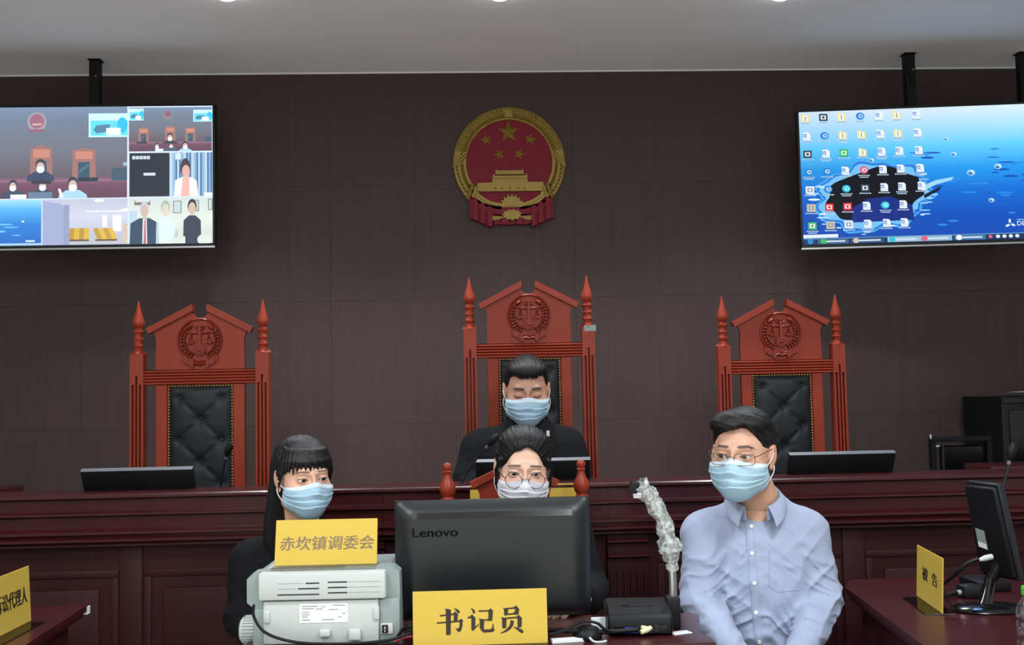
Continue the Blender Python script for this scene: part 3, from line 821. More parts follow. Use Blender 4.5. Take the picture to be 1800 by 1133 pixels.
# the splash: pale crown around a black hollow
cxs, cys = 1530, 346
rim = []; hol = []; inn = []
for k in range(60):
    a = 2*math.pi*k/60
    j = 1+0.07*math.sin(7*a+1)+0.05*math.sin(13*a)
    rim.append((cxs+102*math.cos(a)*j, cys+62*math.sin(a)*j-0.10*(102*math.cos(a))))
    hol.append((cxs+3+84*math.cos(a)*(1+0.05*math.sin(9*a)), cys-3+46*math.sin(a)*(1+0.08*math.sin(5*a+2))-0.12*84*math.cos(a)))
p.poly(rim, S(74, 164, 226), 1)
p.poly([(cxs+(x-cxs)*0.965, cys+(y-cys)*0.955) for x, y in rim], S(40, 118, 208), 2)
p.poly([(cxs+(x-cxs)*0.92, cys+(y-cys)*0.89) for x, y in rim], S(112, 184, 234), 3)
p.poly(hol, S(10, 14, 24), 4)
p.poly([(1490, 392), (1600, 388), (1598, 362), (1560, 346), (1520, 350), (1494, 366)], S(22, 44, 128), 5)
for k in range(26):
    a = random.uniform(-0.6, 3.6); rr = random.uniform(0.93, 1.12)
    x = cxs+100*math.cos(a)*rr; y = cys+60*math.sin(a)*rr-0.1*100*math.cos(a)
    p.ell(x, y, random.uniform(4, 12), random.uniform(0.8, 2.2), random.choice([S(160, 214, 246), S(24, 92, 188), S(206, 234, 250)]), 5, 10)
p.poly([(1612, 330), (1640, 318), (1672, 312), (1668, 318), (1640, 326), (1616, 338)], S(150, 206, 244), 5)
p.poly([(1618, 344), (1650, 328), (1646, 336), (1620, 350)], S(12, 26, 60), 5)
for k in range(44):
    x = random.uniform(1610, 1800); y = random.uniform(262, 400)
    p.ell(x, y, random.uniform(5, 16), random.uniform(0.8, 2.2), random.choice([S(22, 96, 196), S(44, 136, 220), S(18, 80, 180)]), 2, 10)
for x, y, r_ in ((1662, 245, 4), (1674, 272, 5), (1702, 305, 7), (1749, 294, 6.5), (1530, 282, 4.5), (1735, 354, 5)):
    p.ell(x, y, r_, r_*0.75, S(170, 214, 240), 5); p.ell(x-1, y+r_*0.15, r_*0.6, r_*0.45, S(60, 120, 180), 6); p.ell(x+r_*0.3, y-r_*0.25, r_*0.3, r_*0.2, S(240, 248, 252), 7)
# icons
icol = {'d': S(226, 234, 246), 'f': S(232, 214, 150), 'g': S(60, 176, 96), 'r': S(214, 44, 60), 'b': S(40, 130, 206), 'k': S(52, 70, 86), 'c': S(30, 186, 214), 'w': S(220, 226, 230), 'm': S(214, 92, 120), 'p': S(196, 186, 160)}
layout = ['fkfbdfd', 'dbfffdd'.replace('fffd', 'ffdf'), 'kdgfddd', 'bbdmddd', 'wbckddd', 'prrdcd ', 'gpwddd ']
colx = [1416, 1448, 1480, 1513, 1546, 1577, 1611]
for r_, line in enumerate(layout):
    for c_, ch in enumerate(line):
        if ch == ' ': continue
        x = colx[c_]+r_*0.9; y = 207+r_*31.6-(c_*1.1)+(1 if r_ else 0)
        k = icol[ch]
        if ch in 'bcm' : p.ell(x, y, 7.5, 6.5, k, 8); p.ell(x+1, y, 4, 3.4, S(214, 232, 244), 9); p.ell(x+1.2, y, 2.4, 2.0, k, 10)
        elif ch == 'd':
            p.poly([(x-6, y+7), (x+7, y+7), (x+7, y-4), (x+4, y-7), (x-6, y-7)], k, 8); p.rect(x-5.5, y-4, x+0.5, y+1.5, S(64, 110, 190), 9); p.rect(x-4.5, y-2.5, x-0.6, y+0.3, S(200, 216, 240), 10); p.rect(x-5, y+3, x+5.5, y+4, S(160, 180, 214), 9)
        elif ch == 'f': p.poly([(x-7, y+7), (x+7, y+7), (x+7, y-5), (x, y-5), (x-1.5, y-7), (x-7, y-7)], k, 8); p.rect(x-4, y-4, x+4, y+5.5, S(244, 240, 222), 9); p.rect(x-1, y-3, x+1, y+5, S(120, 150, 120), 10)
        else: p.rect(x-7.5, y-6.5, x+7.5, y+6.5, k, 8); p.rect(x-4.5, y-3.5, x+4.5, y+3.5, S(236, 236, 236) if ch in 'grk' else S(120, 140, 160), 9); p.ell(x, y, 2.6, 2.4, k, 10)
        p.rect(x-10, y+8.6, x+10, y+10.4, S(196, 214, 232), 8)
        p.rect(x-8, y+9.1, x+8, y+9.8, S(60, 84, 120), 9)
        if (r_+c_) % 3 == 0: p.rect(x-8, y+12, x+8, y+13.4, S(176, 200, 226), 8)
# taskbar
def bar(x0, x1, t0, t1, c, lay):
    q = lambda x, t: top_y(x)+(bot_y(x)-top_y(x))*t
    p.poly([(x0, q(x0, t1)), (x1, q(x1, t1)), (x1, q(x1, t0)), (x0, q(x0, t0))], c, lay)
bar(1405, 1841, 0.952, 1.0, S(24, 52, 92), 6); bar(1405, 1841, 0.952, 0.96, S(90, 140, 180), 7)
bar(1405, 1466, 0.925, 0.95, S(214, 226, 238), 8)
for x0, x1, c in ((1430, 1484, S(60, 96, 132)), (1488, 1546, S(44, 78, 116)), (1552, 1608, S(150, 184, 206)), (1608, 1664, S(140, 176, 202)), (1668, 1722, S(60, 110, 160))): bar(x0, x1, 0.958, 0.996, c, 8); bar(x0+14, x1-6, 0.972, 0.984, S(196, 212, 226), 9)
for x, c in ((1417, 'b'), (1440, 'g'), (1497, 'p'), (1560, 'c'), (1616, 'm'), (1676, 'd'), (1730, 'm'), (1743, 'd'), (1754, 'w'), (1765, 'w'), (1776, 'w')):
    y = top_y(x)+(bot_y(x)-top_y(x))*0.977; p.ell(x, y, 5.5 if x < 1700 else 3.6, 4.6 if x < 1700 else 3.0, icol[c], 10, 12)
# corner logo: three blades and a word
for k in range(3):
    a = R(90+120*k); cx, cy = 1765, 396
    p.poly([(cx+2*math.cos(a-0.6), cy-2*math.sin(a-0.6)), (cx+9*math.cos(a-0.15), cy-8*math.sin(a-0.15)), (cx+9.5*math.cos(a+0.25), cy-8.5*math.sin(a+0.25)), (cx+3*math.cos(a+0.9), cy-3*math.sin(a+0.9))], S(214, 232, 246), 9)
p.text('DEEPIN', 1777, 1815, 391.5, 399, S(226, 238, 248), 9)
p.rect(1777, 388, 1797, 389.4, S(150, 196, 226), 9)
p.build(tvr).location = (0, -0.0035, 0)

# ceiling poles that carry the televisions
def tv_pole(pxx, ptop, pbot, Y, label):
    a = P(pxx, ptop, Y); z1 = CEIL
    t = empty('television_mount_pole', (float(a[0]), Y, z1), 0, label, 'mount')
    zb = float(P(pxx, pbot, Y)[2])-z1
    MB().box(-0.024, 0.024, -0.024, 0.024, zb, -0.006, 0.003, 1).build('pole', M_black, t)
    MB().box(-0.03, 0.03, -0.03, 0.03, -0.006, 0.0, 0.002, 1).build('ceiling_plate', M_black, t)
    MB().ball((0.010, -0.026, -0.085), 0.004, 8, 6).build('bolt', M_silver, t)
    return t
pl1 = tv_pole(168, 124, 225, 5.16, 'black square pole hanging the left television from the ceiling')
pl2 = tv_pole(1597, 112, 235, 5.16, 'black square pole hanging the right television, with a looped cable')
pl3 = tv_pole(1797, 112, 235, 5.16, 'black square pole near the right edge of the picture')
MB().tube([(-0.02, -0.026, -0.0), (-0.026, -0.034, -0.03), (-0.024, -0.034, -0.075), (-0.006, -0.03, -0.10), (0.0, -0.028, -0.16)], 0.004, 6).build('cable', M_black, pl2)

# ---------------------------------------------------------------- things on and behind the bench
WT = BZ-0.07                                              # bench worktop
M_edge = mat('grey_screen_edge', S(96, 100, 106), 0.4)
def flat_monitor(px0, px1, pyt, Y, label, dy=0.0):
    """low reclined screen seen from behind"""
    a = P(px0, pyt+2, Y); b = P(px1, pyt-2, Y)
    W_ = float(b[0]-a[0]); zt = float((a[2]+b[2])/2)
    t = empty('desk_monitor', (float((a[0]+b[0])/2), Y, WT), 0, label, 'monitor', 'screens on the judges bench')
    ht = zt-WT
    tilt = R(28)
    L_ = ht/math.cos(tilt)-0.012
    rot = Euler((tilt, 0, 0))
    m = MB(); m.M = Matrix.Translation((0, 0.0, 0.010)) @ rot.to_matrix().to_4x4()
    m.box(-W_/2, W_/2, -0.009, 0.009, 0.0, L_, 0.003, 2); m.build('screen_back', M_black, t)
    m = MB(); m.M = Matrix.Translation((0, 0.0, 0.010)) @ rot.to_matrix().to_4x4()
    m.box(-W_/2, W_/2, -0.010, 0.010, L_+0.0005, L_+0.003, 0.001, 1); m.build('top_edge', M_edge, t)
    m = MB(); m.box(-0.10, 0.10, -0.07, 0.07, 0.0, 0.010, 0.003, 1); m.box(-0.03, 0.03, 0.0, 0.03, 0.005, 0.065, 0.004, 1); m.build('stand', M_black, t)
    return t
flat_monitor(155, 348, 822, 3.80, 'dark flat screen on the bench before the left empty chair')
flat_monitor(836, 1034, 806, 3.82, 'dark flat screen with thin grey top edge before the seated judge')
flat_monitor(1377, 1560, 794, 3.82, 'dark flat screen on the bench behind the man in blue')

def gooseneck(name, base, tip, z0, label, r=0.0045, foam=0.013, base_r=0.0):
    t = empty(name, (float(base[0]), float(base[1]), z0), 0, label, 'microphone')
    b = Vector((0, 0, 0)); e = Vector((float(tip[0]-base[0]), float(tip[1]-base[1]), float(tip[2])-z0))
    MB().box(-0.05, 0.05, -0.06, 0.06, 0.0, 0.03, 0.006, 2).build('base', M_black, t)
    pts = [b+(e-b)*k/10+Vector((0, 0, 0.02*math.sin(math.pi*k/10))) for k in range(11)]
    pts[0].z += 0.02
    MB().tube(pts, r, 8).build('neck', M_metal, t)
    d = (pts[-1]-pts[-2]).normalized()
    MB().tube([pts[-1]-d*0.012, pts[-1], pts[-1]+d*0.012, pts[-1]+d*0.03, pts[-1]+d*0.042], [foam*0.5, foam*0.85, foam, foam*0.9, foam*0.3], 12).build('foam_tip', M_black, t)
    MB().tube([pts[-1]-d*0.024, pts[-1]-d*0.010], r*1.25, 8).build('collar', M_edge, t)
    return t
gooseneck('gooseneck_microphone', P(383, 880, 3.86), P(400, 796, 3.80), WT, 'thin gooseneck microphone before the left empty chair', 0.0038)
gooseneck('gooseneck_microphone', P(792, 866, 3.72), P(862, 778, 3.66), WT, 'slanting gooseneck microphone before the judge', 0.0038)

def nameplate(center, rz, W_, H_, tilt, label, texts, base=True, ink=None, strokes=None):
    """yellow name card in a clear holder; texts = (string, x0, x1, z0, z1, bold, slant) in card units 0..1"""
    t = empty('name_plate', center, rz, label, 'name plate', 'yellow name plates')
    Mx = Matrix.Translation((0, 0, 0.004)) @ Matrix.Rotation(-tilt, 4, 'X')
    m = MB(); m.M = Mx; m.box(-W_/2, W_/2, -0.0015, 0.0015, 0.0, H_, 0.0006, 1); m.build('card', M_yellow, t)
    for (s, x0, x1, z0, z1, bo, sl) in texts:
        m = MB(); m.M = Mx
        text_fit(m, s, -W_/2+x0*W_, -W_/2+x1*W_, z0*H_, z1*H_, -0.0021, bo, sl)
        m.build('lettering', ink or M_ink, t, None, fix=False)
    if strokes:                                           # characters drawn stroke by stroke, one part each
        for group_ in strokes:
            m = MB(); m.M = Mx
            for j, poly in enumerate(group_):
                m.add([(-W_/2+x*W_, -0.0021-0.00003*j, z*H_) for x, z in poly], [tuple(range(len(poly)))])
            m.build('character', M_ink, t, None, fix=False)
    if base: MB().box(-W_/2-0.001, W_/2+0.001, -0.045, 0.035, 0.0, 0.004, 0.001, 1).build('clear_base', M_acryl, t)
    return t
# three heavy serif characters, strokes in pixels of an enlarged view of the card
def _st(kind, *a):
    if kind == 'h':                                       # thin level stroke ending in a wedge
        x0, y0, x1, y1 = a; return [(x0, y0-3.2), (x1-18, y1-3.2), (x1-7, y1-13), (x1+5, y1+1), (x1, y1+4.2), (x0, y0+4.2)]
    if kind == 'v':                                       # heavy upright with a slanted head
        x0, y0, x1, y1, w_ = a; w_ *= 1.45; return [(x0-w_*0.75, y0-3), (x0+w_*0.5, y0+2), (x0+w_*0.62, y0+6), (x1+w_*0.5, y1-3), (x1-w_*0.2, y1), (x1-w_*0.5, y1-2), (x0-w_*0.5, y0+8)]
    return list(a[0])                                     # free outline
_chars = [
    [_st('h', 266, 993, 352, 986), _st('v', 346, 984, 345, 1022, 13), _st('h', 250, 1030, 380, 1023), _st('p', [(366, 1022), (380, 1026), (379, 1050), (372, 1072), (360, 1082), (350, 1070), (342, 1060), (358, 1062), (364, 1050)]),
     _st('v', 308, 960, 308, 1094, 16), _st('p', [(336, 956), (352, 960), (366, 970), (368, 980), (358, 984), (350, 972)])],
    [_st('p', [(421, 957), (436, 964), (445, 975), (443, 986), (434, 986), (430, 972)]), _st('h', 406, 1008, 436, 1003), _st('v', 434, 1003, 433, 1072, 13), _st('p', [(430, 1078), (426, 1066), (462, 1040), (464, 1043)]),
     _st('h', 462, 974, 530, 968), _st('v', 522, 968, 520, 1022, 14), _st('h', 472, 1019, 522, 1016), _st('v', 477, 1014, 476, 1066, 14),
     _st('p', [(470, 1060), (484, 1058), (488, 1064), (520, 1064), (528, 1056), (533, 1036), (537, 1037), (536, 1058), (542, 1068), (532, 1078), (486, 1080), (472, 1074)])],
    [_st('v', 600, 958, 600, 996, 13), _st('h', 600, 960, 658, 957), _st('v', 656, 957, 655, 994, 13), _st('h', 602, 989, 654, 987),
     _st('v', 590, 1006, 590, 1062, 14), _st('h', 590, 1010, 672, 1006), _st('v', 668, 1006, 667, 1060, 14),
     _st('p', [(622, 1020), (640, 1024), (636, 1046), (622, 1066), (600, 1080), (572, 1088), (570, 1085), (596, 1070), (614, 1052), (621, 1036)]),
     _st('p', [(634, 1054), (660, 1060), (680, 1070), (688, 1080), (682, 1090), (670, 1084), (654, 1070)])]]
CLERK_STROKES = [[[((x-130)/679.0, 1-(y-858-(8 if x < 480 else 2))/283.0) for x, y in poly] for poly in ch_] for ch_ in _chars]
# plate resting on the moulding behind the clerk's chair
a = P(826, 849, BY-0.012); b = P(1013, 846, BY-0.012)
nameplate((float((a[0]+b[0])/2), BY-0.004, BZ-0.0665), 0, float(b[0]-a[0]), 0.064, R(0), 'plain yellow plate half hidden behind the clerk, on the bench front', [], base=False)

# side tables at the two ends of the platform
def side_table(x0, x1, y0, y1, z, label):
    t = empty('side_table', ((x0+x1)/2, (y0+y1)/2, PLAT), 0, label, 'table')
    hx, hy, h = (x1-x0)/2, (y1-y0)/2, z-PLAT
    MB().box(-hx, hx, -hy, hy, h-0.035, h, 0.005).build('table_top', M_bench, t)
    MB().box(-hx+0.03, hx-0.03, -hy+0.03, hy-0.03, h-0.13, h-0.035).build('apron', M_benchv, t)
    for sx in (-1, 1):
        for sy in (-1, 1):
            MB().box(sx*(hx-0.05)-0.025, sx*(hx-0.05)+0.025, sy*(hy-0.05)-0.025, sy*(hy-0.05)+0.025, 0.0, h-0.035, 0.003, 1).build('leg', M_benchv, t)
    return t
q = P(42, 851, 4.55)
side_table(-2.95, float(q[0]), 4.15, 4.55, float(q[2]), 'dark red side table at the far left end behind the bench')
q = PZ(1694, 813, 1.03)
side_table(float(q[0]), 3.3, 4.25, float(q[1]), 1.03, 'dark red side table at the far right end behind the bench')
# black equipment cabinet with papers
q0 = P(1736, 697, 5.05)
cab = empty('equipment_cabinet', (float(q0[0])+0.36, 5.12, PLAT), 0, 'tall black equipment cabinet with papers on top, far right', 'cabinet')
hc = float(q0[2])-PLAT
MB().box(-0.36, 0.36, -0.20, 0.20, 0.0, hc, 0.006).build('body', M_black, cab)
MB().box(-0.36, 0.36, -0.206, -0.2, hc-0.03, hc-0.008, 0.002, 1).build('top_trim', M_blackg, cab)
MB().box(-0.33, 0.33, -0.207, -0.2, 0.08, hc-0.06, 0.003, 1).build('door', M_blackg, cab)
MB().box(-0.30, -0.28, -0.225, -0.205, hc*0.5, hc*0.5+0.12, 0.003, 1).build('door_handle', M_metal, cab)
tp = P(1768, 694, 5.08)
pp = empty('paper_stack', (float(tp[0])+0.11, 5.06, PLAT+hc), R(4), 'small stack of white papers on the black cabinet', 'papers')
for k in range(5):
    pts = []
    MB().grid(lambda u, v, k=k: (-0.11+0.22*u+0.003*k*(-1)**k, -0.12+0.24*v, 0.0025+k*0.0042+0.004*math.sin(2.2*u*3+k)*u), 10, 4).build('sheet', M_paper, pp, 180)
q1 = P(1634, 768, 4.86); q2 = P(1740, 766, 4.86)
rk = empty('folding_cart', (float(q1[0]), 4.86, PLAT), 0, 'black metal framed cart standing left of the black cabinet', 'cart')
wr = float(q2[0]-q1[0]); hr = float(q1[2])-PLAT
f = MB(); f.box(0, wr, -0.02, 0.02, hr-0.022, hr, 0.004, 1); f.box(0.0, 0.022, -0.02, 0.02, 0.0, hr-0.02, 0.003, 1); f.box(wr-0.022, wr, -0.02, 0.02, 0.0, hr-0.02, 0.003, 1); f.box(0.022, wr-0.022, -0.015, 0.015, 0.1, 0.13)
f.build('frame', M_black, rk)
MB().box(0.05, wr-0.03, 0.0, 0.03, 0.13, hr-0.04, 0.006, 1).build('infill_panel', M_blackg, rk)
MB().tube([(0.038, -0.022, 0.1), (0.050, -0.022, hr-0.04)], 0.007, 8).build('inner_tube', M_metal, rk)
MB().tube([(-0.004, -0.022, hr-0.006), (-0.004, -0.022, hr+0.014)], 0.004, 8).build('white_tip', M_white, rk)
MB().box(0.018, 0.034, -0.024, -0.02, hr-0.043, hr-0.036).build('white_clip', M_white, rk)

# ---------------------------------------------------------------- clerk's chair
def clerk_chair():
    Yc = 3.44; s = Yc/F*1.0
    fl_ = P(786, 812, Yc); fr_ = P(1021, 808, Yc)
    cx = float(fl_[0]+fr_[0])/2; hw = float(fr_[0]-fl_[0])/2
    t = empty('clerk_armchair', (cx, Yc-0.20, 0.0), 0, 'lower carved orange red wooden armchair behind the clerk', 'chair')
    zt = float(fl_[2]+fr_[2])/2; by = 0.20
    zp = zt-0.128
    fin = [(0.017, 0.0), (0.0215, 0.004), (0.0225, 0.012), (0.018, 0.017), (0.016, 0.021), (0.021, 0.028), (0.0255, 0.040), (0.026, 0.050), (0.0215, 0.064), (0.015, 0.076), (0.0115, 0.088), (0.011, 0.094), (0.0145, 0.0985), (0.011, 0.1025), (0.013, 0.107), (0.015, 0.113), (0.0135, 0.120), (0.008, 0.126), (0.001, 0.128)]
    for sx in (-1, 1):
        p_ = MB().box(sx*hw-0.022, sx*hw+0.022, by-0.022, by+0.022, 0.0, zp, 0.003, 1).build('post', M_chair, t)
        lathe_part(fin, 'finial', M_chair, p_, (sx*hw, by, zp), 24)
    c0 = float(P(904, 846, Yc)[0])-cx
    za = float(P(904, 846, Yc)[2]); k = s
    pw_ = 61*k
    zb_ = za-0.16
    MB().prism([(c0-pw_, zb_), (c0-pw_, za-20*k), (c0-pw_-7*k, za-2*k), (c0-10*k, za+20*k), (c0, za+14*k), (c0+10*k, za+20*k), (c0+pw_+7*k, za-2*k), (c0+pw_, za-20*k), (c0+pw_, zb_)], by-0.010, by+0.010).build('crest_panel', M_chair, t, 25)
    for sx in (-1, 1):
        MB().prism([(c0+sx*8*k, za+33*k), (c0+sx*8*k, za+21*k), (c0+sx*72*k, za-9*k), (c0+sx*78*k, za+1*k)], by-0.026, by+0.014).build('pediment', M_chair, t, 25)
    MB().box(-hw+0.022, hw-0.022, by-0.014, by+0.014, zb_-0.04, zb_, 0.003, 1).build('cross_rail', M_chair, t)
    for sx in (-1, 1):
        MB().box(sx*0.13-0.016, sx*0.13+0.016, by-0.012, by+0.012, 0.44, zb_-0.04).build('back_stile', M_chair, t)
    MB().box(-0.114, 0.114, by-0.025, by+0.01, 0.48, zb_-0.045, 0.012, 3).build('back_cushion', M_leather, t)
    MB().box(-hw-0.01, hw+0.01, -0.24, by+0.02, 0.36, 0.42, 0.005).build('seat_frame', M_chair, t)
    MB().box(-hw+0.02, hw-0.02, -0.23, by-0.03, 0.41, 0.46, 0.02, 3).build('seat_cushion', M_leather, t)
    for sx in (-1, 1):
        MB().box(sx*hw-0.02, sx*hw+0.02, -0.23, -0.19, 0.0, 0.62, 0.003, 1).build('leg', M_chair, t)
        MB().box(sx*hw-0.026, sx*hw+0.026, -0.24, by-0.02, 0.62, 0.65, 0.008, 2).build('armrest', M_chair, t)
    return t
clerk_chair()
def plain_chair(x, y, rz, label):
    t = empty('stacking_chair', (x, y, 0), rz, label, 'chair')
    MB().box(-0.21, 0.21, -0.21, 0.21, 0.41, 0.455, 0.018, 3).build('seat', M_leather, t)
    MB().box(-0.19, 0.19, 0.19, 0.225, 0.56, 0.80, 0.014, 3).build('backrest', M_leather, t)
    for sx in (-1, 1):
        MB().tube([(sx*0.19, -0.19, 0.0), (sx*0.185, -0.18, 0.415)], 0.011, 8).build('leg', M_metal, t)
        MB().tube([(sx*0.19, 0.22, 0.0), (sx*0.185, 0.19, 0.43), (sx*0.18, 0.215, 0.60), (sx*0.17, 0.22, 0.76)], 0.011, 8).build('leg', M_metal, t)
    return t

# ---------------------------------------------------------------- clerk's desk
DZ = 0.77
dk0 = PZ(1262, 1128, DZ); dk1 = PZ(1224, 1076, DZ)
dy0, dy1 = float(dk0[1]), float(dk1[1])
dxr = float(dk0[0])-0.005; dxl = float(PZ(443, 1120, DZ)[0])
desk = empty('clerk_desk', (0, 0, 0), 0, 'dark red wooden clerk desk carrying the printer, monitor and document camera', 'desk')
MB().prism([(dxl, dy0), (dxr, dy0), (dxr-0.010, dy0+0.12), (float(dk1[0])+0.003, dy1-0.02), (float(dk1[0])-0.02, dy1), (dxl, dy1)], DZ-0.032, DZ, 'z').build('desk_top', M_bench, desk, 25)
MB().box(dxl+0.03, dxr-0.05, dy0+0.03, dy0+0.05, 0.0, DZ-0.032).build('front_board', M_benchv, desk)
for x in (dxl+0.03, dxr-0.08):
    MB().box(x, x+0.03, dy0+0.05, dy1-0.03, 0.0, DZ-0.032).build('side_board', M_benchv, desk)
MB().box(dxl+0.06, dxr-0.08, dy0+0.05, dy1+0.1, 0.66, 0.69).build('keyboard_shelf', M_bench, desk)

# printer -----------------------------------------------------------------
prY = 2.62
def pr(px, py, Y=prY): return P(px, py, Y)
pc = pr(568, 1128)
prn = empty('printer', (float(pc[0]), prY, DZ), R(-2.0), 'pale grey laser printer seen from behind, name plate on top', 'printer')
k = prY/F
def L(px, py): return ((px-568)*k, (1126-py)*k)           # printer's rear face in picture pixels
def pbox(m, x0, y0, x1, y1, d0, d1, bev=0.003):
    a = L(x0, y1); b = L(x1, y0); return m.box(a[0], b[0], d0, d1, max(a[1], 0.0), b[1], bev, 2)
m = MB(); m.prism([L(434, 1052), L(434, 1012), L(445, 1001), L(462, 999), L(672, 996), L(688, 995), L(699, 1004), L(701, 1126), L(446, 1126), L(446, 1062)], 0.02, 0.075); m.build('body', M_grey, prn, 25)
m = MB(); m.prism([L(440, 1052), L(440, 1012), L(450, 1002), L(676, 998), L(686, 1006), L(686, 1126), L(450, 1126), L(450, 1062)], 0.075, 0.26); m.build('front_body', M_grey, prn, 25)
m = MB(); pbox(m, 458, 999, 677, 1046, -0.008, 0.25, 0.006); m.build('top_cover', M_white, prn)
m = MB(); pbox(m, 465, 1048, 664, 1121, 0.0, 0.025, 0.004); m.build('rear_door', M_white, prn)
m = MB(); pbox(m, 446, 1062, 466, 1126, 0.006, 0.03, 0.004); m.build('rear_post', M_grey, prn)
m = MB(); pbox(m, 664, 1048, 700, 1122, 0.006, 0.03, 0.004); m.build('rear_post', M_grey, prn)
m = MB()
for (x0, x1, y) in ((540, 563, 1017), (527, 563, 1026), (491, 563, 1036), (578, 611, 1016), (578, 611, 1025), (578, 611, 1034)):
    pbox(m, x0, y-1, x1, y+1, -0.0088, -0.007, 0)
m.build('vent_slot', M_metal, prn, None)
for (x0, x1, y) in ((492, 535, 1017), (612, 668, 1016), (492, 524, 1026), (612, 668, 1025), (612, 668, 1034)):
    m = MB(); pbox(m, x0, y-0.4, x1, y+0.4, -0.0084, -0.007, 0); m.build('shallow_groove', M_grey, prn, None)
m = MB(); pbox(m, 528, 1053, 611, 1085, -0.0008, 0.001, 0); lab = m.build('rating_label', M_paper, prn, None)
m = MB(); random.seed(8)
for (x0, x1, y) in ((532, 560, 1057), (532, 553, 1061), (565, 573, 1058), (585, 607, 1056), (532, 545, 1067), (532, 545, 1071), (532, 542, 1075), (556, 567, 1062), (578, 594, 1063), (566, 588, 1080), (532, 546, 1080), (594, 600, 1076), (602, 607, 1070)):
    pbox(m, x0, y-0.7, x1, y+0.7, -0.0014, -0.0006, 0)
m.build('fine_print', M_grey, lab, None)
for (x0, y0, x1, y1) in ((563, 1096, 582, 1108), (613, 1096, 634, 1115)):
    m = MB(); pbox(m, x0, y0, x1, y1, -0.014, 0.004, 0.004); m.build('peg', M_white, prn)
for (x, y) in ((469, 1054), (661, 1051)):
    m = MB(); a = L(x, y); m.ball((a[0], 0.004, a[1]), 0.005, 10, 8); m.build('screw', M_white, prn)
m = MB(); pbox(m, 466, 1064, 477, 1084, -0.004, 0.004, 0.002); m.build('latch', M_white, prn)
m = MB(); pbox(m, 655, 1060, 665, 1082, -0.004, 0.004, 0.002); m.build('latch', M_white, prn)
m = MB(); pbox(m, 667, 1089, 688, 1107, 0.0, 0.008, 0.002); sw_ = m.build('switch_plate', M_white, prn)
m = MB(); pbox(m, 669, 1091, 680, 1105, -0.003, 0.004, 0.002); m.build('rocker_switch', M_blackg, sw_)
m = MB(); pbox(m, 673.6, 1094, 675.4, 1098, -0.0036, -0.002, 0); pbox(m, 673.6, 1100, 675.4, 1103, -0.0036, -0.002, 0); m.build('switch_mark', M_white, sw_, None)
m = MB(); pbox(m, 548, 1121, 598, 1126, -0.004, 0.02, 0.001); m.build('blue_socket', mat('blue_plastic', S(60, 110, 170), 0.4), prn)
# ribbed paper knob at the printer's left
kn = MB(); r0 = 25*k
pts = []
ax = -0.02
for j in range(40):
    a = 2*math.pi*j/40
    for rr, xx in (): pass
prof_k = [(0.001, -0.020), (r0*0.72, -0.020), (r0*0.9, -0.015), (r0, -0.006), (r0, 0.032), (r0*0.9, 0.036), (0.001, 0.036)]
kn.lathe(prof_k, n=28, axis='x'); ko = kn.build('ribbed_knob', M_white, prn, 40)
a = L(424, 1110); ko.location = (a[0], 0.10, a[1])
rb = MB()
for j in range(28):
    an = 2*math.pi*j/28
    rb.tube([(-0.010, r0*math.cos(an), r0*math.sin(an)), (0.030, r0*math.cos(an), r0*math.sin(an))], 0.0014, 5)
o = rb.build('rib', M_grey, ko, 60)
# name plate on the printer (card with grey characters)
a = P(477, 999, prY+0.045); b = P(659, 993, prY+0.045); top = P(570, 917, prY+0.045)
zt_pr = DZ+(1126-997)*k
npl = nameplate((float((a[0]+b[0])/2)+0.004, prY+0.06, zt_pr), R(-1.5), float(b[0]-a[0]), 0.110, R(14), 'yellow name plate with grey characters standing on the printer',
          [('赤坎镇调委会', 0.05, 0.97, 0.33, 0.63, 0.0006, 0.12)], ink=M_inkg)

# clerk's monitor ----------------------------------------------------------
mY = 2.76; k = mY/F
mc = P(869, 1082, mY)
mon = empty('computer_monitor', (float(mc[0]), mY, DZ), R(1.0), 'large charcoal computer monitor seen from behind, before the clerk', 'monitor')
ztop = float(P(869, 876, mY)[2])-DZ; zbot = float(P(869, 1086, mY)[2])-DZ
tilt = Matrix.Rotation(R(4), 4, 'X')
Wm = 338*k; Hm = ztop-zbot
def mbx(u, v):                                            # bulged rear shell
    x = (u-0.5)*Wm; z = zbot+v*Hm
    e = min(1.0, min(u, 1-u)*Wm/0.05); e2 = min(1.0, min(v, 1-v)*Hm/0.035)
    s_ = math.sin(min(1, e)*math.pi/2)**0.8*math.sin(min(1, e2)*math.pi/2)**0.8
    return (x, 0.010-0.030*s_-0.012*math.sin(math.pi*v)**0.7*s_, z)
Mt = Matrix.Translation((0, 0, zbot)) @ tilt @ Matrix.Translation((0, 0, -zbot))
m = MB(); m.M = Mt; m.grid(mbx, 60, 40); m.build('rear_shell', M_monback, mon, 180)
m = MB(); m.M = Mt; m.box(-Wm/2-0.001, Wm/2+0.001, 0.008, 0.020, zbot-0.001, zbot+Hm+0.001, 0.004, 2); m.build('front_bezel', M_black, mon)
m = MB(); m.M = Mt; m.box(-Wm/2+0.012, Wm/2-0.012, 0.0195, 0.0206, zbot+0.016, zbot+Hm-0.012); m.build('display', M_blackg, mon)
def shell_y(x, z): return mbx(x/Wm+0.5, (z-zbot)/Hm)[1]
m = MB(); m.M = Mt
x0, x1, zv = -Wm/2+30*k, Wm/2-33*k, ztop-22*k
n_ = 30
for j in range(n_):
    u0 = x0+(x1-x0)*j/n_; u1 = x0+(x1-x0)*(j+1)/n_
    m.add([(u0, shell_y(u0, zv-5*k)-0.0012, zv-5*k), (u1, shell_y(u1, zv-5*k)-0.0012, zv-5*k), (u1, shell_y(u1, zv+5*k)-0.0012, zv+5*k), (u0, shell_y(u0, zv+5*k)-0.0012, zv+5*k)], [(0, 1, 2, 3)])
m.build('glossy_vent_strip', M_blackg, mon, 180)
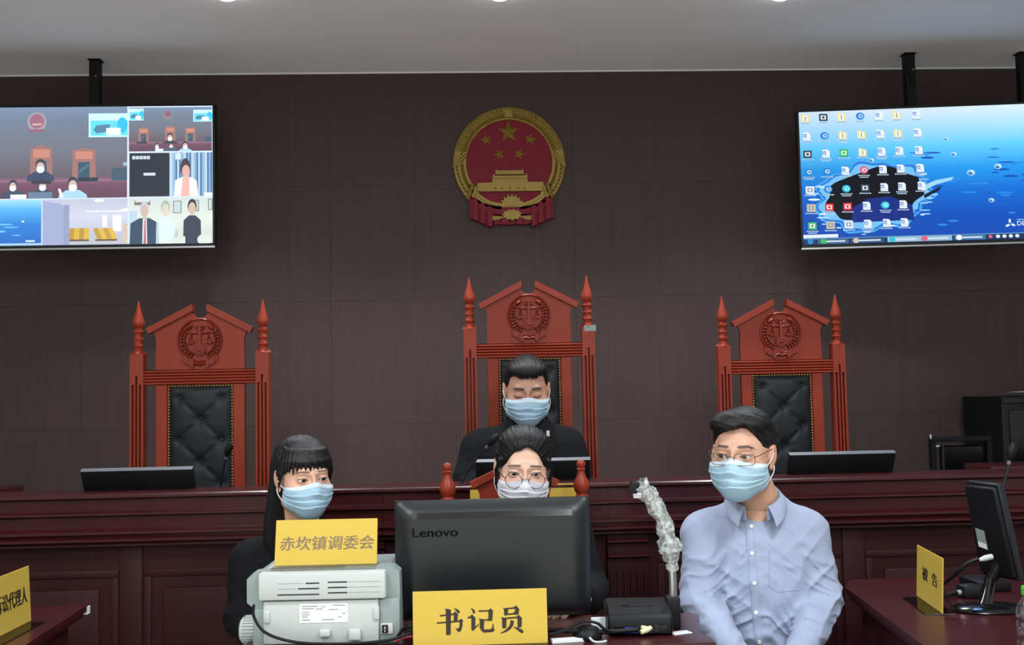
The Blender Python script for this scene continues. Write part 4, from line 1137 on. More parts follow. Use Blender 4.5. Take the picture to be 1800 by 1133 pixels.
M_letter = mat('matt_black_lettering', S(15, 16, 17), 0.8, spec=0.1)
m = MB(); text_fit(m, 'Lenovo', -Wm/2+31*k, -Wm/2+108*k, ztop-57*k, ztop-42*k, 0.0, 0.0008)
m.v = [tuple(Mt @ Vector((x, shell_y(x, z)-0.0008, z))) for x, y, z in m.v]
m.build('maker_lettering', M_letter, mon, None, fix=False)
for xx in (-30*k, 41*k):
    m = MB(); m.M = Mt; m.ball((xx, shell_y(xx, ztop-71*k), ztop-71*k), 0.0022, 8, 6); m.build('mount_hole', M_blackg, mon)
m = MB(); m.M = Mt
for j, (xa, xb, za, zb2) in enumerate(((31, 95, 158, 160), (31, 36, 154, 158), (62, 66, 160, 163), (68, 72, 160, 164), (88, 95, 159, 164), (40, 60, 161, 162))):
    yy = shell_y(-Wm/2+60*k, ztop-160*k)-0.0008
    m.box(-Wm/2+xa*k, -Wm/2+xb*k, yy-0.0004, yy, ztop-zb2*k, ztop-za*k)
m.build('port_label', M_grey, mon, None)
MB().box(-0.05, 0.05, 0.0, 0.018, 0.004, zbot+0.10, 0.006, 2).build('stand_neck', M_black, mon)
MB().box(-0.11, 0.11, -0.06, 0.08, 0.0, 0.010, 0.005, 2).build('stand_foot', M_black, mon)

# clerk's name plate at the desk front ----------------------------------------
a = P(725, 1042, 2.575); b = P(961, 1035, 2.575)
nameplate((float((a[0]+b[0])/2), 2.575, DZ), 0, float(b[0]-a[0]), float((a[2]+b[2])/2)-DZ-0.002, R(3), 'large yellow name plate with bold black characters at the front of the clerk desk',
          [], strokes=CLERK_STROKES)

# document camera ------------------------------------------------------------------
cY = 2.66; k = cY/F
dc0 = P(1125, 1120, cY)
doc = empty('document_camera', (float(dc0[0]), cY, DZ), R(-3), 'black document camera with its bent arm wrapped in crumpled clear plastic', 'document camera')
def D(px, py): return ((px-1125)*k, (1117-py)*k)
hw_ = 56*k
bp = [(-0.022, 0.0), (-0.026, 0.006), (-0.026, 0.030), (-0.020, 0.048), (0.0, 0.060), (0.10, 0.068), (0.13, 0.060), (0.13, 0.0)]
m = MB(); m.prism(bp, -hw_, hw_, 'x')
me_ = m.build('base', M_black, doc, 25)
bv = me_.modifiers.new('round', 'BEVEL'); bv.width = 0.010; bv.segments = 3; bv.limit_method = 'ANGLE'; bv.angle_limit = R(40)
MB().box(-hw_+0.014, hw_-0.014, -0.0275, -0.024, 0.006, 0.024, 0.001, 1).build('port_panel', M_blackg, doc)
a = D(1109, 1106); m = MB(); m.box(a[0]-0.017, a[0]+0.014, -0.036, -0.026, 0.008, 0.022, 0.002, 1); m.build('blue_video_plug', mat('blue_video_plug', S(40, 62, 168), 0.4), doc)
a = D(1134, 1104); m = MB(); m.tube([(a[0]-0.014, -0.040, 0.012), (a[0]+0.002, -0.034, 0.017), (a[0]+0.012, -0.030, 0.021)], [0.006, 0.007, 0.005], 8); m.tube([(a[0]-0.012, -0.036, 0.024), (a[0]+0.004, -0.032, 0.018)], [0.004, 0.006], 8); m.build('cream_plug', mat('cream_plastic', S(222, 212, 170), 0.4), doc)
a = D(1152, 1100); m = MB(); m.tube([(a[0]+0.0065*math.cos(2*math.pi*j/16), -0.0278, 0.018+0.0065*math.sin(2*math.pi*j/16)) for j in range(16)], 0.0015, 6, closed=True); m.build('audio_jack', M_metal, doc)
for j, (px_, w_) in enumerate(((1103, 0.010), (1124, 0.012), (1144, 0.006))):
    a = D(px_, 1072); m = MB(); m.box(a[0]-w_, a[0]+w_, 0.020, 0.028, 0.0612, 0.0642, 0.001, 1); m.build('button', M_blackg if j == 0 else M_metal, doc)
# upright arm: socket, tube, clear crumpled wrap, head
sx = D(1189, 1110)[0]
MB().box(sx-0.017, sx+0.017, 0.04, 0.085, 0.0, 0.078, 0.006, 2).build('arm_socket', M_black, doc)
arm_px = [(1190, 1068), (1190, 1040), (1189, 1012), (1186, 985), (1181, 955), (1174, 930), (1164, 908), (1152, 888), (1141, 873), (1131, 861)]
ap = [Vector((D(*q_)[0], 0.060-0.006*i, D(*q_)[1]+0.004)) for i, q_ in enumerate(arm_px)]
MB().tube(ap, 0.0095, 10).build('arm', M_silver, doc)
random.seed(11)
pp_ = []; n_ = 80
def lerp_path(pts, t):
    x = t*(len(pts)-1); i = min(int(x), len(pts)-2); return pts[i].lerp(pts[i+1], x-i)
vs = []; fs = []; nk = 40
rngn = np.random.default_rng(5)
noise_ = rngn.normal(0, 1, (n_+1, nk))
for _ in range(1):
    noise_ = (noise_+np.roll(noise_, 1, 1)+np.roll(noise_, 1, 0))/2.2
for i in range(n_+1):
    t_ = 0.20+0.80*i/n_
    c = lerp_path(ap, t_); c2 = lerp_path(ap, min(1, t_+0.02)); c1 = lerp_path(ap, max(0, t_-0.02))
    d = (c2-c1).normalized(); a_ = d.cross(Vector((0, 1, 0))).normalized(); b_ = a_.cross(d)
    R0 = 0.020*(1.0+0.10*math.sin(t_*40)+0.07*math.sin(t_*17+1)+(0.28 if t_ < 0.42 and t_ > 0.33 else 0.0))*(0.72 if t_ < 0.27 else 1.0)
    for j in range(nk):
        an = 2*math.pi*j/nk
        rr = max(0.0115, R0*(1+0.10*math.sin(3*an+t_*30))+0.0016*noise_[i, j])
        vs.append(tuple(c+a_*(rr*math.cos(an))+b_*(rr*math.sin(an))))
for i in range(n_):
    for j in range(nk): fs.append((i*nk+j, i*nk+(j+1) % nk, (i+1)*nk+(j+1) % nk, (i+1)*nk+j))
M_wrap = bpy.data.materials.new('crumpled_clear_plastic'); M_wrap.use_nodes = True
N_ = M_wrap.node_tree.nodes; K_ = M_wrap.node_tree.links
b_ = N_['Principled BSDF']; b_.inputs['Base Color'].default_value = (0.62, 0.68, 0.66, 1); b_.inputs['Roughness'].default_value = 0.22; b_.inputs['Specular IOR Level'].default_value = 0.9
tr = N_.new('ShaderNodeBsdfTransparent'); mxs = N_.new('ShaderNodeMixShader'); tcn = N_.new('ShaderNodeTexCoord')
nzz = N_.new('ShaderNodeTexNoise'); nzz.inputs['Scale'].default_value = 90; nzz.inputs['Detail'].default_value = 3
rmp = N_.new('ShaderNodeMapRange'); rmp.inputs['From Min'].default_value = 0.38; rmp.inputs['From Max'].default_value = 0.62; rmp.inputs['To Min'].default_value = 0.14; rmp.inputs['To Max'].default_value = 0.72
K_.new(tcn.outputs['Object'], nzz.inputs['Vector']); K_.new(nzz.outputs['Fac'], rmp.inputs['Value']); K_.new(rmp.outputs[0], mxs.inputs[0])
K_.new(tr.outputs[0], mxs.inputs[1]); K_.new(b_.outputs[0], mxs.inputs[2]); K_.new(mxs.outputs[0], N_['Material Output'].inputs[0])
bpn = N_.new('ShaderNodeBump'); bpn.inputs['Strength'].default_value = 0.7; bpn.inputs['Distance'].default_value = 0.004; K_.new(nzz.outputs['Fac'], bpn.inputs['Height']); K_.new(bpn.outputs[0], b_.inputs['Normal'])
MB().add(vs, fs).build('plastic_wrap', M_wrap, doc, 60)
hd = ap[-1]
m = MB(); m.box(hd.x-0.024, hd.x-0.002, hd.y-0.014, hd.y+0.014, hd.z-0.024, hd.z+0.006, 0.004, 2, Euler((0, R(20), 0))); hdo = m.build('camera_head', M_black, doc)
m = MB(); m.box(hd.x-0.016, hd.x+0.006, hd.y-0.012, hd.y+0.012, hd.z-0.036, hd.z-0.022, 0.003, 2); m.build('lens_housing', M_silver, hdo)

# cables, papers and a hub along the desk front ------------------------------------------
def cable(pts, r, label, m=None, name='cable'):
    return tag(MB().tube([tuple(map(float, p_)) for p_ in pts], r, 8).build(name, m or M_black, None, 60), label, 'cable')
def smooth_path(ctrl, n=8):
    c = [Vector(tuple(map(float, p_))) for p_ in ctrl]; out = []
    for i in range(len(c)-1):
        p0 = c[max(i-1, 0)]; p1 = c[i]; p2 = c[i+1]; p3 = c[min(i+2, len(c)-1)]
        for j in range(n):
            t_ = j/n
            out.append(0.5*((2*p1)+(-p0+p2)*t_+(2*p0-5*p1+4*p2-p3)*t_**2+(-p0+3*p1-3*p2+p3)*t_**3))
    out.append(c[-1]); return out
cz = DZ+0.006
def dp(px, py, Y): return P(px, py, Y)
cable(smooth_path([dp(952, 1108, 2.66), dp(1000, 1108, 2.62), dp(1050, 1110, 2.61), dp(1085, 1109, 2.62), dp(1120, 1106, 2.625)]), 0.006, 'thick black cable running from the clerk name plate to the document camera')
cable(smooth_path([dp(955, 1116, 2.60), dp(990, 1108, 2.60), dp(1020, 1093, 2.60), dp(1048, 1094, 2.60), dp(1068, 1108, 2.61), dp(1096, 1106, 2.63)]), 0.0035, 'thin black cable arching beside the small hub on the clerk desk')
cable(smooth_path([dp(446, 1062, 2.60), dp(447, 1085, 2.60), dp(468, 1112, 2.595), dp(520, 1128, 2.59), dp(600, 1131, 2.59), dp(680, 1125, 2.585), dp(722, 1112, 2.59)]), 0.0035, 'thin black cable looping under the printer back')
cable(smooth_path([dp(698, 1120, 2.62), dp(708, 1106, 2.62), dp(722, 1100, 2.61), dp(745, 1098, 2.62)]), 0.0042, 'black power cable between the printer and the clerk name plate')
cable(smooth_path([dp(694, 1127, 2.60), dp(712, 1120, 2.60), dp(726, 1118, 2.60)]), 0.0035, 'short red cable beside the printer', mat('red_cable', S(150, 40, 50), 0.5))
cable(smooth_path([dp(1036, 1120, 2.58), dp(1044, 1127, 2.575), dp(1056, 1128, 2.575), dp(1066, 1126, 2.58)]), 0.003, 'short white cable end lying before the hub', M_white)
hubc = dp(1034, 1112, 2.60)
hub = empty('cable_hub', (float(hubc[0]), 2.625, DZ), 0, 'small black domed hub on the clerk desk beside the document camera', 'hub')
m = MB(); m.lathe([(0.034, 0.0), (0.036, 0.006), (0.034, 0.016), (0.026, 0.026), (0.014, 0.031), (0.001, 0.032)], n=28); m.build('dome', M_black, hub, 60)
MB().box(-0.008, 0.010, -0.040, -0.030, 0.006, 0.016, 0.002, 1).build('connector', M_metal, hub)
def sheet(px, py, w_, d_, rz, z, label, th=0.002, m=None):
    c = PZ(px, py, z)
    o = MB().box(-w_/2, w_/2, -d_/2, d_/2, 0.0, th, 0.0004, 1).build('paper_sheet' if th < 0.004 else 'notepad', m or M_paper)
    o.location = (float(c[0]), float(c[1]), z); o.rotation_euler = (0, 0, rz)
    return tag(o, label, 'paper')
sheet(1000, 1127, 0.085, 0.022, R(8), DZ, 'white paper slip lying beside the clerk name plate', 0.008)
sheet(1196, 1112, 0.05, 0.03, R(20), DZ, 'scrap of white paper under the document camera arm')
o = MB().box(-0.018, 0.018, -0.002, 0.002, 0, 0.030, 0.0005, 1).build('folded_note', M_paper); c = dp(1052, 1100, 2.72); o.location = (float(c[0]), 2.72, DZ); tag(o, 'upright folded white note between the monitor and document camera', 'paper')

# ---------------------------------------------------------------- party desks left and right
def party_desk(pts, label):
    t = empty('party_desk', (0, 0, 0), 0, label, 'desk')
    MB().prism(pts, DZ-0.018, DZ, 'z').build('desk_top', M_bench, t, 25)
    cx = sum(p_[0] for p_ in pts)/len(pts); cy = sum(p_[1] for p_ in pts)/len(pts)
    def ins(k_): return [(cx+(x-cx)*k_, cy+(y-cy)*k_) for x, y in pts]
    MB().prism(ins(0.985), DZ-0.034, DZ-0.018, 'z').build('edge_moulding', M_bench, t, 25)
    MB().prism(ins(0.94), 0.08, DZ-0.034, 'z').build('body', M_benchv, t, 25)
    MB().prism(ins(0.92), 0.0, 0.08, 'z').build('plinth', M_bench, t, 25)
    return t
r0_ = PZ(1486, 1032, DZ); r1_ = PZ(1622, 1133, DZ); r2_ = PZ(1494, 1018, DZ)
d_ = (r1_-r0_); d_ = d_/abs(d_[1])
near = r0_+d_*(r0_[1]-1.75)
party_desk([(float(near[0]), 1.75), (2.6, 1.75), (2.6, float(r2_[1])+0.02), (float(r2_[0]), float(r2_[1])), (float(r0_[0]), float(r0_[1]))], 'dark red glossy desk at the right with monitor and name plate')
l0_ = PZ(156, 1061, DZ); l1_ = PZ(45, 1133, DZ); e_ = (l1_-l0_); e_ = e_/abs(e_[1]); nl_ = l0_+e_*(l0_[1]-1.75); lf = PZ(0, 1052, DZ)
lw = party_desk([(-2.6, 1.75), (float(nl_[0]), 1.75), (float(l0_[0]), float(l0_[1])), (-2.6, float(l0_[1])+0.02)], 'dark red desk at the left with a yellow name plate')
c = P(153, 1069, float(l0_[1])); o = MB().box(-0.006, 0.006, -0.012, 0.012, -0.011, 0.011).build('white_tag', M_paper, lw); o.location = (float(l0_[0])-0.004, float(l0_[1])-0.006, DZ-0.016)

def plate_on(pa, pb, h_px_top, label, texts, tilt=R(3), ext=0.0):
    a = PZ(pa[0], pa[1], DZ+0.004); b = PZ(pb[0], pb[1], DZ+0.004)
    d = b-a; W_ = float(np.hypot(d[0], d[1])); rz = math.atan2(d[1], d[0])
    a = a-d/W_*ext; W_ += ext
    c = (a+b)/2
    return nameplate((float(c[0]), float(c[1]), DZ), rz, W_, h_px_top, tilt, label, texts)
a = PZ(1614, 1044, DZ+0.004); ht_r = float(P(1606, 958, float(a[1]))[2])-DZ
plate_on((1612, 1046), (1657, 1078), ht_r, 'small yellow name plate turned sideways on the right desk', [('被', 0.24, 0.46, 0.40, 0.66, 0.0019, 0), ('告', 0.62, 0.82, 0.40, 0.64, 0.0019, 0)])
a = PZ(54, 1090, DZ+0.004); ht_l = float(P(57, 996, float(a[1]))[2])-DZ
plate_on((-36, 1136), (54, 1090), ht_l, 'yellow name plate cut by the left edge of the picture on the left desk', [('诉讼代理人', 0.30, 0.93, 0.36, 0.66, 0.0016, 0)], ext=0.0)

# right desk monitor seen edge-on from behind ------------------------------------------------
rb_ = PZ(1740, 1072, DZ)
rm = empty('computer_monitor', (float(rb_[0]), float(rb_[1]), DZ), 0, 'black monitor turned sideways on the right desk beside the name plate', 'monitor')
Yb = float(rb_[1])
# rear face corner points in the picture: near-top-left, top-right, bottom-right, bottom-left
tl = P(1697, 845, Yb+0.10); tr_ = P(1754, 851, Yb-0.03); bl = P(1728, 1010, Yb+0.10); br = P(1792, 1022, Yb-0.03)
org = np.array([float(rb_[0]), Yb, DZ])
f4 = [Vector(tuple(p_-org)) for p_ in (bl, br, tr_, tl)]
nrm = (f4[1]-f4[0]).cross(f4[3]-f4[0]).normalized()
if nrm.y > 0: nrm = -nrm
def slab(m, q, d0, d1):
    vs = [tuple(v-nrm*d0) for v in q]+[tuple(v-nrm*d1) for v in q]
    m.add(vs, [(0, 1, 2, 3), (7, 6, 5, 4), (0, 4, 5, 1), (1, 5, 6, 2), (2, 6, 7, 3), (3, 7, 4, 0)])
    return m
# widen the panel so that it has a full screen width away from the viewer
def inset(q, k_):
    c = sum(q, Vector())/4; return [c+(v-c)*k_ for v in q]
m = slab(MB(), f4, 0.0, 0.020); rs = m.build('front_bezel', M_metal, rm, 25)
bvm = rs.modifiers.new('round', 'BEVEL'); bvm.width = 0.004; bvm.segments = 2
m = slab(MB(), inset(f4, 0.93), -0.012, 0.004); rs2 = m.build('rear_shell', M_black, rm, 25)
bvm = rs2.modifiers.new('round', 'BEVEL'); bvm.width = 0.006; bvm.segments = 2
m = slab(MB(), inset(f4, 0.95), 0.0195, 0.0208); m.build('display', M_blackg, rm, 25)
def onface(u, v, d):
    return f4[0].lerp(f4[1], u).lerp(f4[3].lerp(f4[2], u), v)+nrm*d
m = MB(); q = [onface(0.16, 0.32, 0.0135), onface(0.42, 0.30, 0.0135), onface(0.42, 0.50, 0.0135), onface(0.16, 0.52, 0.0135)]; slab(m, q, 0.0, 0.001); stk = m.build('rating_sticker', M_grey, rm, None)
m = MB(); q = [onface(0.17, 0.325, 0.0142), onface(0.41, 0.305, 0.0142), onface(0.41, 0.36, 0.0142), onface(0.17, 0.38, 0.0142)]; slab(m, q, 0.0, 0.0004); m.build('sticker_band', M_paper, stk, None)
pv = onface(0.55, 0.16, 0.0)
MB().tube([tuple(pv-nrm*0.004), (pv.x*0.6, pv.y+0.015, pv.z*0.6), (0.0, 0.012, 0.03), (-0.012, 0.0, 0.008)], [0.018, 0.016, 0.015, 0.02], 12).build('stand_neck', M_blackg, rm)
ft = MB(); ft.lathe([(0.085, 0.0), (0.088, 0.004), (0.080, 0.012), (0.04, 0.018), (0.001, 0.019)], n=36); fo = ft.build('stand_foot', M_blackg, rm, 50); fo.scale = (1.15, 0.75, 1)
bs = MB(); bs.ball((-0.055, -0.048, 0.013), (0.014, 0.006, 0.004), 10, 6); bs.build('blue_sticker', mat('blue_sticker', S(70, 110, 160), 0.3), rm)
a = P(1738, 980, Yb-0.02)
pgo = Vector(tuple(a-org))
MB().tube([(pgo.x-0.028, pgo.y-0.006, pgo.z-0.004), (pgo.x-0.012, pgo.y-0.004, pgo.z), (pgo.x+0.008, pgo.y, pgo.z+0.003)], [0.004, 0.0075, 0.0075], 10).build('video_plug', M_white, rm)
cable(smooth_path([P(1720, 982, Yb-0.025), P(1700, 990, Yb-0.02), P(1680, 1008, Yb), P(1664, 1022, Yb+0.05), PZ(1650, 1030, DZ+0.005), PZ(1640, 1034, DZ+0.005)]), 0.005, 'black video cable drooping behind the right name plate')
ad = PZ(1712, 1052, DZ)
adp = empty('power_adapter', (float(ad[0]), float(ad[1])+0.03, DZ), R(10), 'small dark power adapter lying behind the right monitor foot', 'adapter')
MB().box(-0.026, 0.026, -0.02, 0.02, 0.0, 0.034, 0.004, 2).build('case', M_monback, adp)
MB().tube([(-0.024, 0, 0.014), (-0.040, 0, 0.013)], 0.007, 8).build('cream_plug', M_white, adp)
MB().tube([(-0.038, 0, 0.013), (-0.058, -0.002, 0.011), (-0.08, -0.006, 0.006)], [0.008, 0.006, 0.003], 8).build('cable_grip', M_black, adp)
mb_ = PZ(1752, 1040, DZ)
gm_t = P(1776, 802, float(mb_[1])+0.05)
gooseneck('gooseneck_microphone', np.array([float(mb_[0])-0.005, float(mb_[1])+0.06, DZ]), gm_t, DZ, 'gooseneck microphone standing behind the right desk monitor', 0.0045, 0.013)
# water bottle at the right edge
wb = PZ(1814, 1150, DZ)
bt = empty('water_bottle', (float(wb[0]), float(wb[1]), DZ), 0, 'clear plastic water bottle with green cap at the right edge', 'bottle')
MB().lathe([(0.028, 0.0), (0.030, 0.006), (0.0295, 0.03), (0.028, 0.034), (0.0295, 0.038), (0.0295, 0.07), (0.028, 0.074), (0.0295, 0.078), (0.0295, 0.095), (0.024, 0.112), (0.014, 0.126), (0.0125, 0.132)], n=28).build('body', M_acryl, bt, 50)
MB().lathe([(0.015, 0.128), (0.0155, 0.130), (0.0155, 0.144), (0.0145, 0.147), (0.001, 0.147)], n=28).build('cap', mat('green_cap', S(70, 170, 50), 0.4), bt, 40)
MB().tube([(0.0295*math.cos(2*math.pi*j/24), 0.0295*math.sin(2*math.pi*j/24), 0.06) for j in range(24)], 0.001, 5, closed=True).build('rib', M_acryl, bt)

# ---------------------------------------------------------------- people: smooth fields turned into surfaces
rs_ = np.random.default_rng(3)
_lat = rs_.random((24, 24, 24)).astype(np.float32)
def vnoise(X, Y, Z):
    """smooth value noise in -1..1 on broadcastable arrays"""
    X, Y, Z = np.broadcast_arrays(X, Y, Z)
    xi = np.floor(X); yi = np.floor(Y); zi = np.floor(Z)
    fx = X-xi; fy = Y-yi; fz = Z-zi
    fx = fx*fx*(3-2*fx); fy = fy*fy*(3-2*fy); fz = fz*fz*(3-2*fz)
    xi = xi.astype(int) % 24; yi = yi.astype(int) % 24; zi = zi.astype(int) % 24
    x1 = (xi+1) % 24; y1 = (yi+1) % 24; z1 = (zi+1) % 24
    g = _lat
    a = g[xi, yi, zi]*(1-fx)+g[x1, yi, zi]*fx; b = g[xi, y1, zi]*(1-fx)+g[x1, y1, zi]*fx
    c = g[xi, yi, z1]*(1-fx)+g[x1, yi, z1]*fx; d = g[xi, y1, z1]*(1-fx)+g[x1, y1, z1]*fx
    return ((a*(1-fy)+b*fy)*(1-fz)+(c*(1-fy)+d*fy)*fz)*2-1
def smin(a, b, k):
    if k <= 0: return np.minimum(a, b)
    h = np.clip(0.5+0.5*(b-a)/k, 0, 1)
    return b*(1-h)+a*h-k*h*(1-h)
class Field:
    def __init__(s, lo, hi, h):
        s.lo = np.array(lo, float); s.h = h
        s.n = np.ceil((np.array(hi, float)-s.lo)/h).astype(int)+1
        s.v = np.full(tuple(s.n), 0.5, np.float32)
    def sub(s, lo, hi):
        a = np.clip(np.floor((np.array(lo)-s.lo)/s.h).astype(int), 0, s.n); b = np.clip(np.ceil((np.array(hi)-s.lo)/s.h).astype(int)+1, 0, s.n)
        sl = tuple(slice(int(i), int(j)) for i, j in zip(a, b))
        g = [(s.lo[i]+s.h*np.arange(a[i], b[i])).astype(np.float32) for i in range(3)]
        return sl, (g[0][:, None, None], g[1][None, :, None], g[2][None, None, :])
    def add(s, pr, k=0.0, cut=False):
        fn, lo, hi = pr
        m = k+4*s.h
        sl, G = s.sub(np.array(lo)-m, np.array(hi)+m)
        if min(s.v[sl].shape) == 0: return s
        d = fn(*G)
        s.v[sl] = -smin(-s.v[sl], d, k) if cut else smin(s.v[sl], d, k)
        return s
    def cut(s, pr, k=0.0): return s.add(pr, k, True)
    def warp(s, fn, lo=None, hi=None):
        sl, G = s.sub(s.lo if lo is None else lo, s.lo+s.n*s.h if hi is None else hi)
        s.v[sl] = s.v[sl]+fn(*G); return s
    def mesh(s):
        v = s.v; I = v < 0
        c = I[:-1, :-1, :-1].astype(np.int8)
        tot = np.zeros(tuple(np.array(v.shape)-1), np.int8)
        offs = [(i, j, k) for i in (0, 1) for j in (0, 1) for k in (0, 1)]
        n = v.shape
        for (i, j, k) in offs: tot += I[i:n[0]-1+i, j:n[1]-1+j, k:n[2]-1+k]
        act = np.argwhere((tot > 0) & (tot < 8))
        idx = np.full(tot.shape, -1, np.int32); idx[tuple(act.T)] = np.arange(len(act))
        val = np.stack([v[act[:, 0]+i, act[:, 1]+j, act[:, 2]+k] for (i, j, k) in offs], 1)
        O = np.array(offs, float)
        acc = np.zeros((len(act), 3)); cnt = np.zeros(len(act))
        for a in range(8):
            for b in range(a+1, 8):
                if abs(O[a]-O[b]).sum() != 1: continue
                m = (val[:, a] < 0) != (val[:, b] < 0)
                t = val[m, a]/(val[m, a]-val[m, b])
                acc[m] += O[a]+(O[b]-O[a])*t[:, None]; cnt[m] += 1
        verts = s.lo+(act+acc/cnt[:, None])*s.h
        faces = []
        for ax in range(3):
            o1, o2 = (ax+1) % 3, (ax+2) % 3
            A = [slice(None)]*3; B = [slice(None)]*3; A[ax] = slice(0, -1); B[ax] = slice(1, None)
            ia, ib = I[tuple(A)], I[tuple(B)]
            e = np.argwhere(ia != ib)
            ok = (e[:, o1] > 0) & (e[:, o2] > 0) & (e[:, o1] < n[o1]-1) & (e[:, o2] < n[o2]-1)
            e = e[ok]; fl_ = ia[tuple(e.T)]
            def at(d1, d2):
                q = e.copy(); q[:, o1] += d1; q[:, o2] += d2; return idx[tuple(q.T)]
            q = np.stack([at(-1, -1), at(0, -1), at(0, 0), at(-1, 0)], 1)
            q[~fl_] = q[~fl_][:, ::-1]
            faces.append(q)
        return verts, np.concatenate(faces)
def relax(V, Fc, it=1, lam=0.5):
    for _ in range(it):
        acc = np.zeros_like(V); cnt = np.zeros(len(V))
        for a, b in ((0, 1), (1, 2), (2, 3), (3, 0)):
            np.add.at(acc, Fc[:, a], V[Fc[:, b]]); np.add.at(acc, Fc[:, b], V[Fc[:, a]]); np.add.at(cnt, Fc[:, a], 1); np.add.at(cnt, Fc[:, b], 1)
        V = V*(1-lam)+lam*acc/np.maximum(cnt, 1)[:, None]
    return V
def ell(c, r, rx=0.0, rz=0.0):
    c = np.array(c, float); r = np.array(r, float)
    cr, sr = math.cos(rx), math.sin(rx); cz_, sz_ = math.cos(rz), math.sin(rz)
    def fn(X, Y, Z):
        x, y, z = X-c[0], Y-c[1], Z-c[2]
        if rz: x, y = x*cz_+y*sz_, -x*sz_+y*cz_
        if rx: y, z = y*cr+z*sr, -y*sr+z*cr
        k0 = np.sqrt((x/r[0])**2+(y/r[1])**2+(z/r[2])**2); k1 = np.sqrt((x/r[0]**2)**2+(y/r[1]**2)**2+(z/r[2]**2)**2)
        return (k0*(k0-1)/np.maximum(k1, 1e-6)).astype(np.float32)
    m = max(r) if (rx or rz) else r
    return fn, c-m, c+m
def cone(a, b, ra, rb, flat=None):
    a = np.array(a, float); b = np.array(b, float); d = b-a; L2 = max(float(d @ d), 1e-12)
    def fn(X, Y, Z):
        t = np.clip(((X-a[0])*d[0]+(Y-a[1])*d[1]+(Z-a[2])*d[2])/L2, 0, 1)
        return (np.sqrt((X-a[0]-t*d[0])**2+(Y-a[1]-t*d[1])**2+(Z-a[2]-t*d[2])**2)-(ra+(rb-ra)*t)).astype(np.float32)
    R_ = max(ra, rb)
    return fn, np.minimum(a, b)-R_, np.maximum(a, b)+R_
def chain(f, pts, rad, k=0.01):
    for i in range(len(pts)-1): f.add(cone(pts[i], pts[i+1], rad[i], rad[i+1]), k)
def loft(base, secs, yaw=0.0, power=2.3):
    """trunk of elliptical sections: secs = (z, dx, dy, half width, half depth), rising"""
    base = np.array(base, float); s = np.array(secs, float); cy_, sy_ = math.cos(yaw), math.sin(yaw)
    def fn(X, Y, Z):
        z = Z-base[2]; zz = np.clip(z, s[0, 0], s[-1, 0])
        dx = np.interp(zz, s[:, 0], s[:, 1]); dy = np.interp(zz, s[:, 0], s[:, 2]); a = np.interp(zz, s[:, 0], s[:, 3]); b = np.interp(zz, s[:, 0], s[:, 4])
        x = X-base[0]; y = Y-base[1]
        x, y = x*cy_+y*sy_, -x*sy_+y*cy_
        x = x-dx; y = y-dy
        q = (np.abs(x/a)**power+np.abs(y/b)**power)**(1/power)
        d = (q-1)*np.minimum(a, b)
        e = np.abs(z-zz)
        return np.where(e > 0, np.sqrt(np.maximum(d, 0)**2+e**2), d).astype(np.float32)
    w_ = max(s[:, 3].max(), s[:, 4].max())+max(np.abs(s[:, 1]).max(), np.abs(s[:, 2]).max())
    return fn, base+np.array([-w_, -w_, s[0, 0]]), base+np.array([w_, w_, s[-1, 0]])

def mesh_obj(name, parts, m, parent, smooth=180):
    """parts = [(verts, quads, colours or None)] joined as one mesh object"""
    V = np.concatenate([p_[0] for p_ in parts]); off = 0; FF = []
    for p_ in parts: FF.append(p_[1]+off); off += len(p_[0])
    Fq = np.concatenate(FF).astype(np.int32)
    me = bpy.data.meshes.new(name)
    me.vertices.add(len(V)); me.vertices.foreach_set('co', V.astype(np.float32).ravel())
    me.loops.add(Fq.size); me.loops.foreach_set('vertex_index', Fq.ravel())
    me.polygons.add(len(Fq)); me.polygons.foreach_set('loop_start', np.arange(0, Fq.size, 4, dtype=np.int32)); me.polygons.foreach_set('loop_total', np.full(len(Fq), 4, np.int32))
    me.update(calc_edges=True); me.validate()
    if parts[0][2] is not None:
        at = me.color_attributes.new('Col', 'FLOAT_COLOR', 'POINT')
        at.data.foreach_set('color', np.concatenate([p_[2] for p_ in parts]).astype(np.float32).ravel())
    return link(name, me, m, parent, smooth)

M_skin = mat('skin', rough=0.5, attr='Col', sss=0.12, bump=(420, 0.05, 0.0006), spec=0.4)
M_hair = mat('black_hair', S(17, 16, 18), 0.5, bump=((420, 60, 200), 0.5, 0.003), spec=0.3)
M_hairf = mat('black_hair_downward', S(16, 15, 17), 0.45, bump=((420, 420, 25), 0.5, 0.003), spec=0.35)
M_eye = mat('eyeball', rough=0.12, attr='Col', spec=0.6)
M_mblue = mat('blue_mask_cloth', S(164, 197, 216), 0.75, bump=(300, 0.08, 0.0008), spec=0.2)
M_mwhite = mat('white_mask_cloth', S(218, 218, 226), 0.75, bump=(300, 0.08, 0.0008), spec=0.2)
M_mband = mat('pale_mask_band', S(204, 222, 232), 0.75, spec=0.2)
M_coat = mat('black_coat_cloth', S(11, 12, 16), 0.9, bump=(160, 0.3, 0.002), spec=0.2)
M_coat2 = mat('black_jacket_cloth', S(13, 14, 17), 0.9, bump=(120, 0.3, 0.002), spec=0.2)
M_trs = mat('dark_trouser_cloth', S(30, 32, 40), 0.85)
M_shoe = mat('black_shoe_leather', S(20, 20, 22), 0.35)
M_frame = mat('spectacle_frame', S(120, 100, 90), 0.3, metal=0.6)
M_frame2 = mat('spectacle_frame_grey', S(96, 92, 96), 0.3, metal=0.6)
# pale blue oxford cloth: fine woven lines
M_shirt = mat('blue_oxford_cloth', S(154, 166, 192), 0.8, var=(420, 0.05), bump=(700, 0.15, 0.0006), spec=0.25, sheen=0.1)

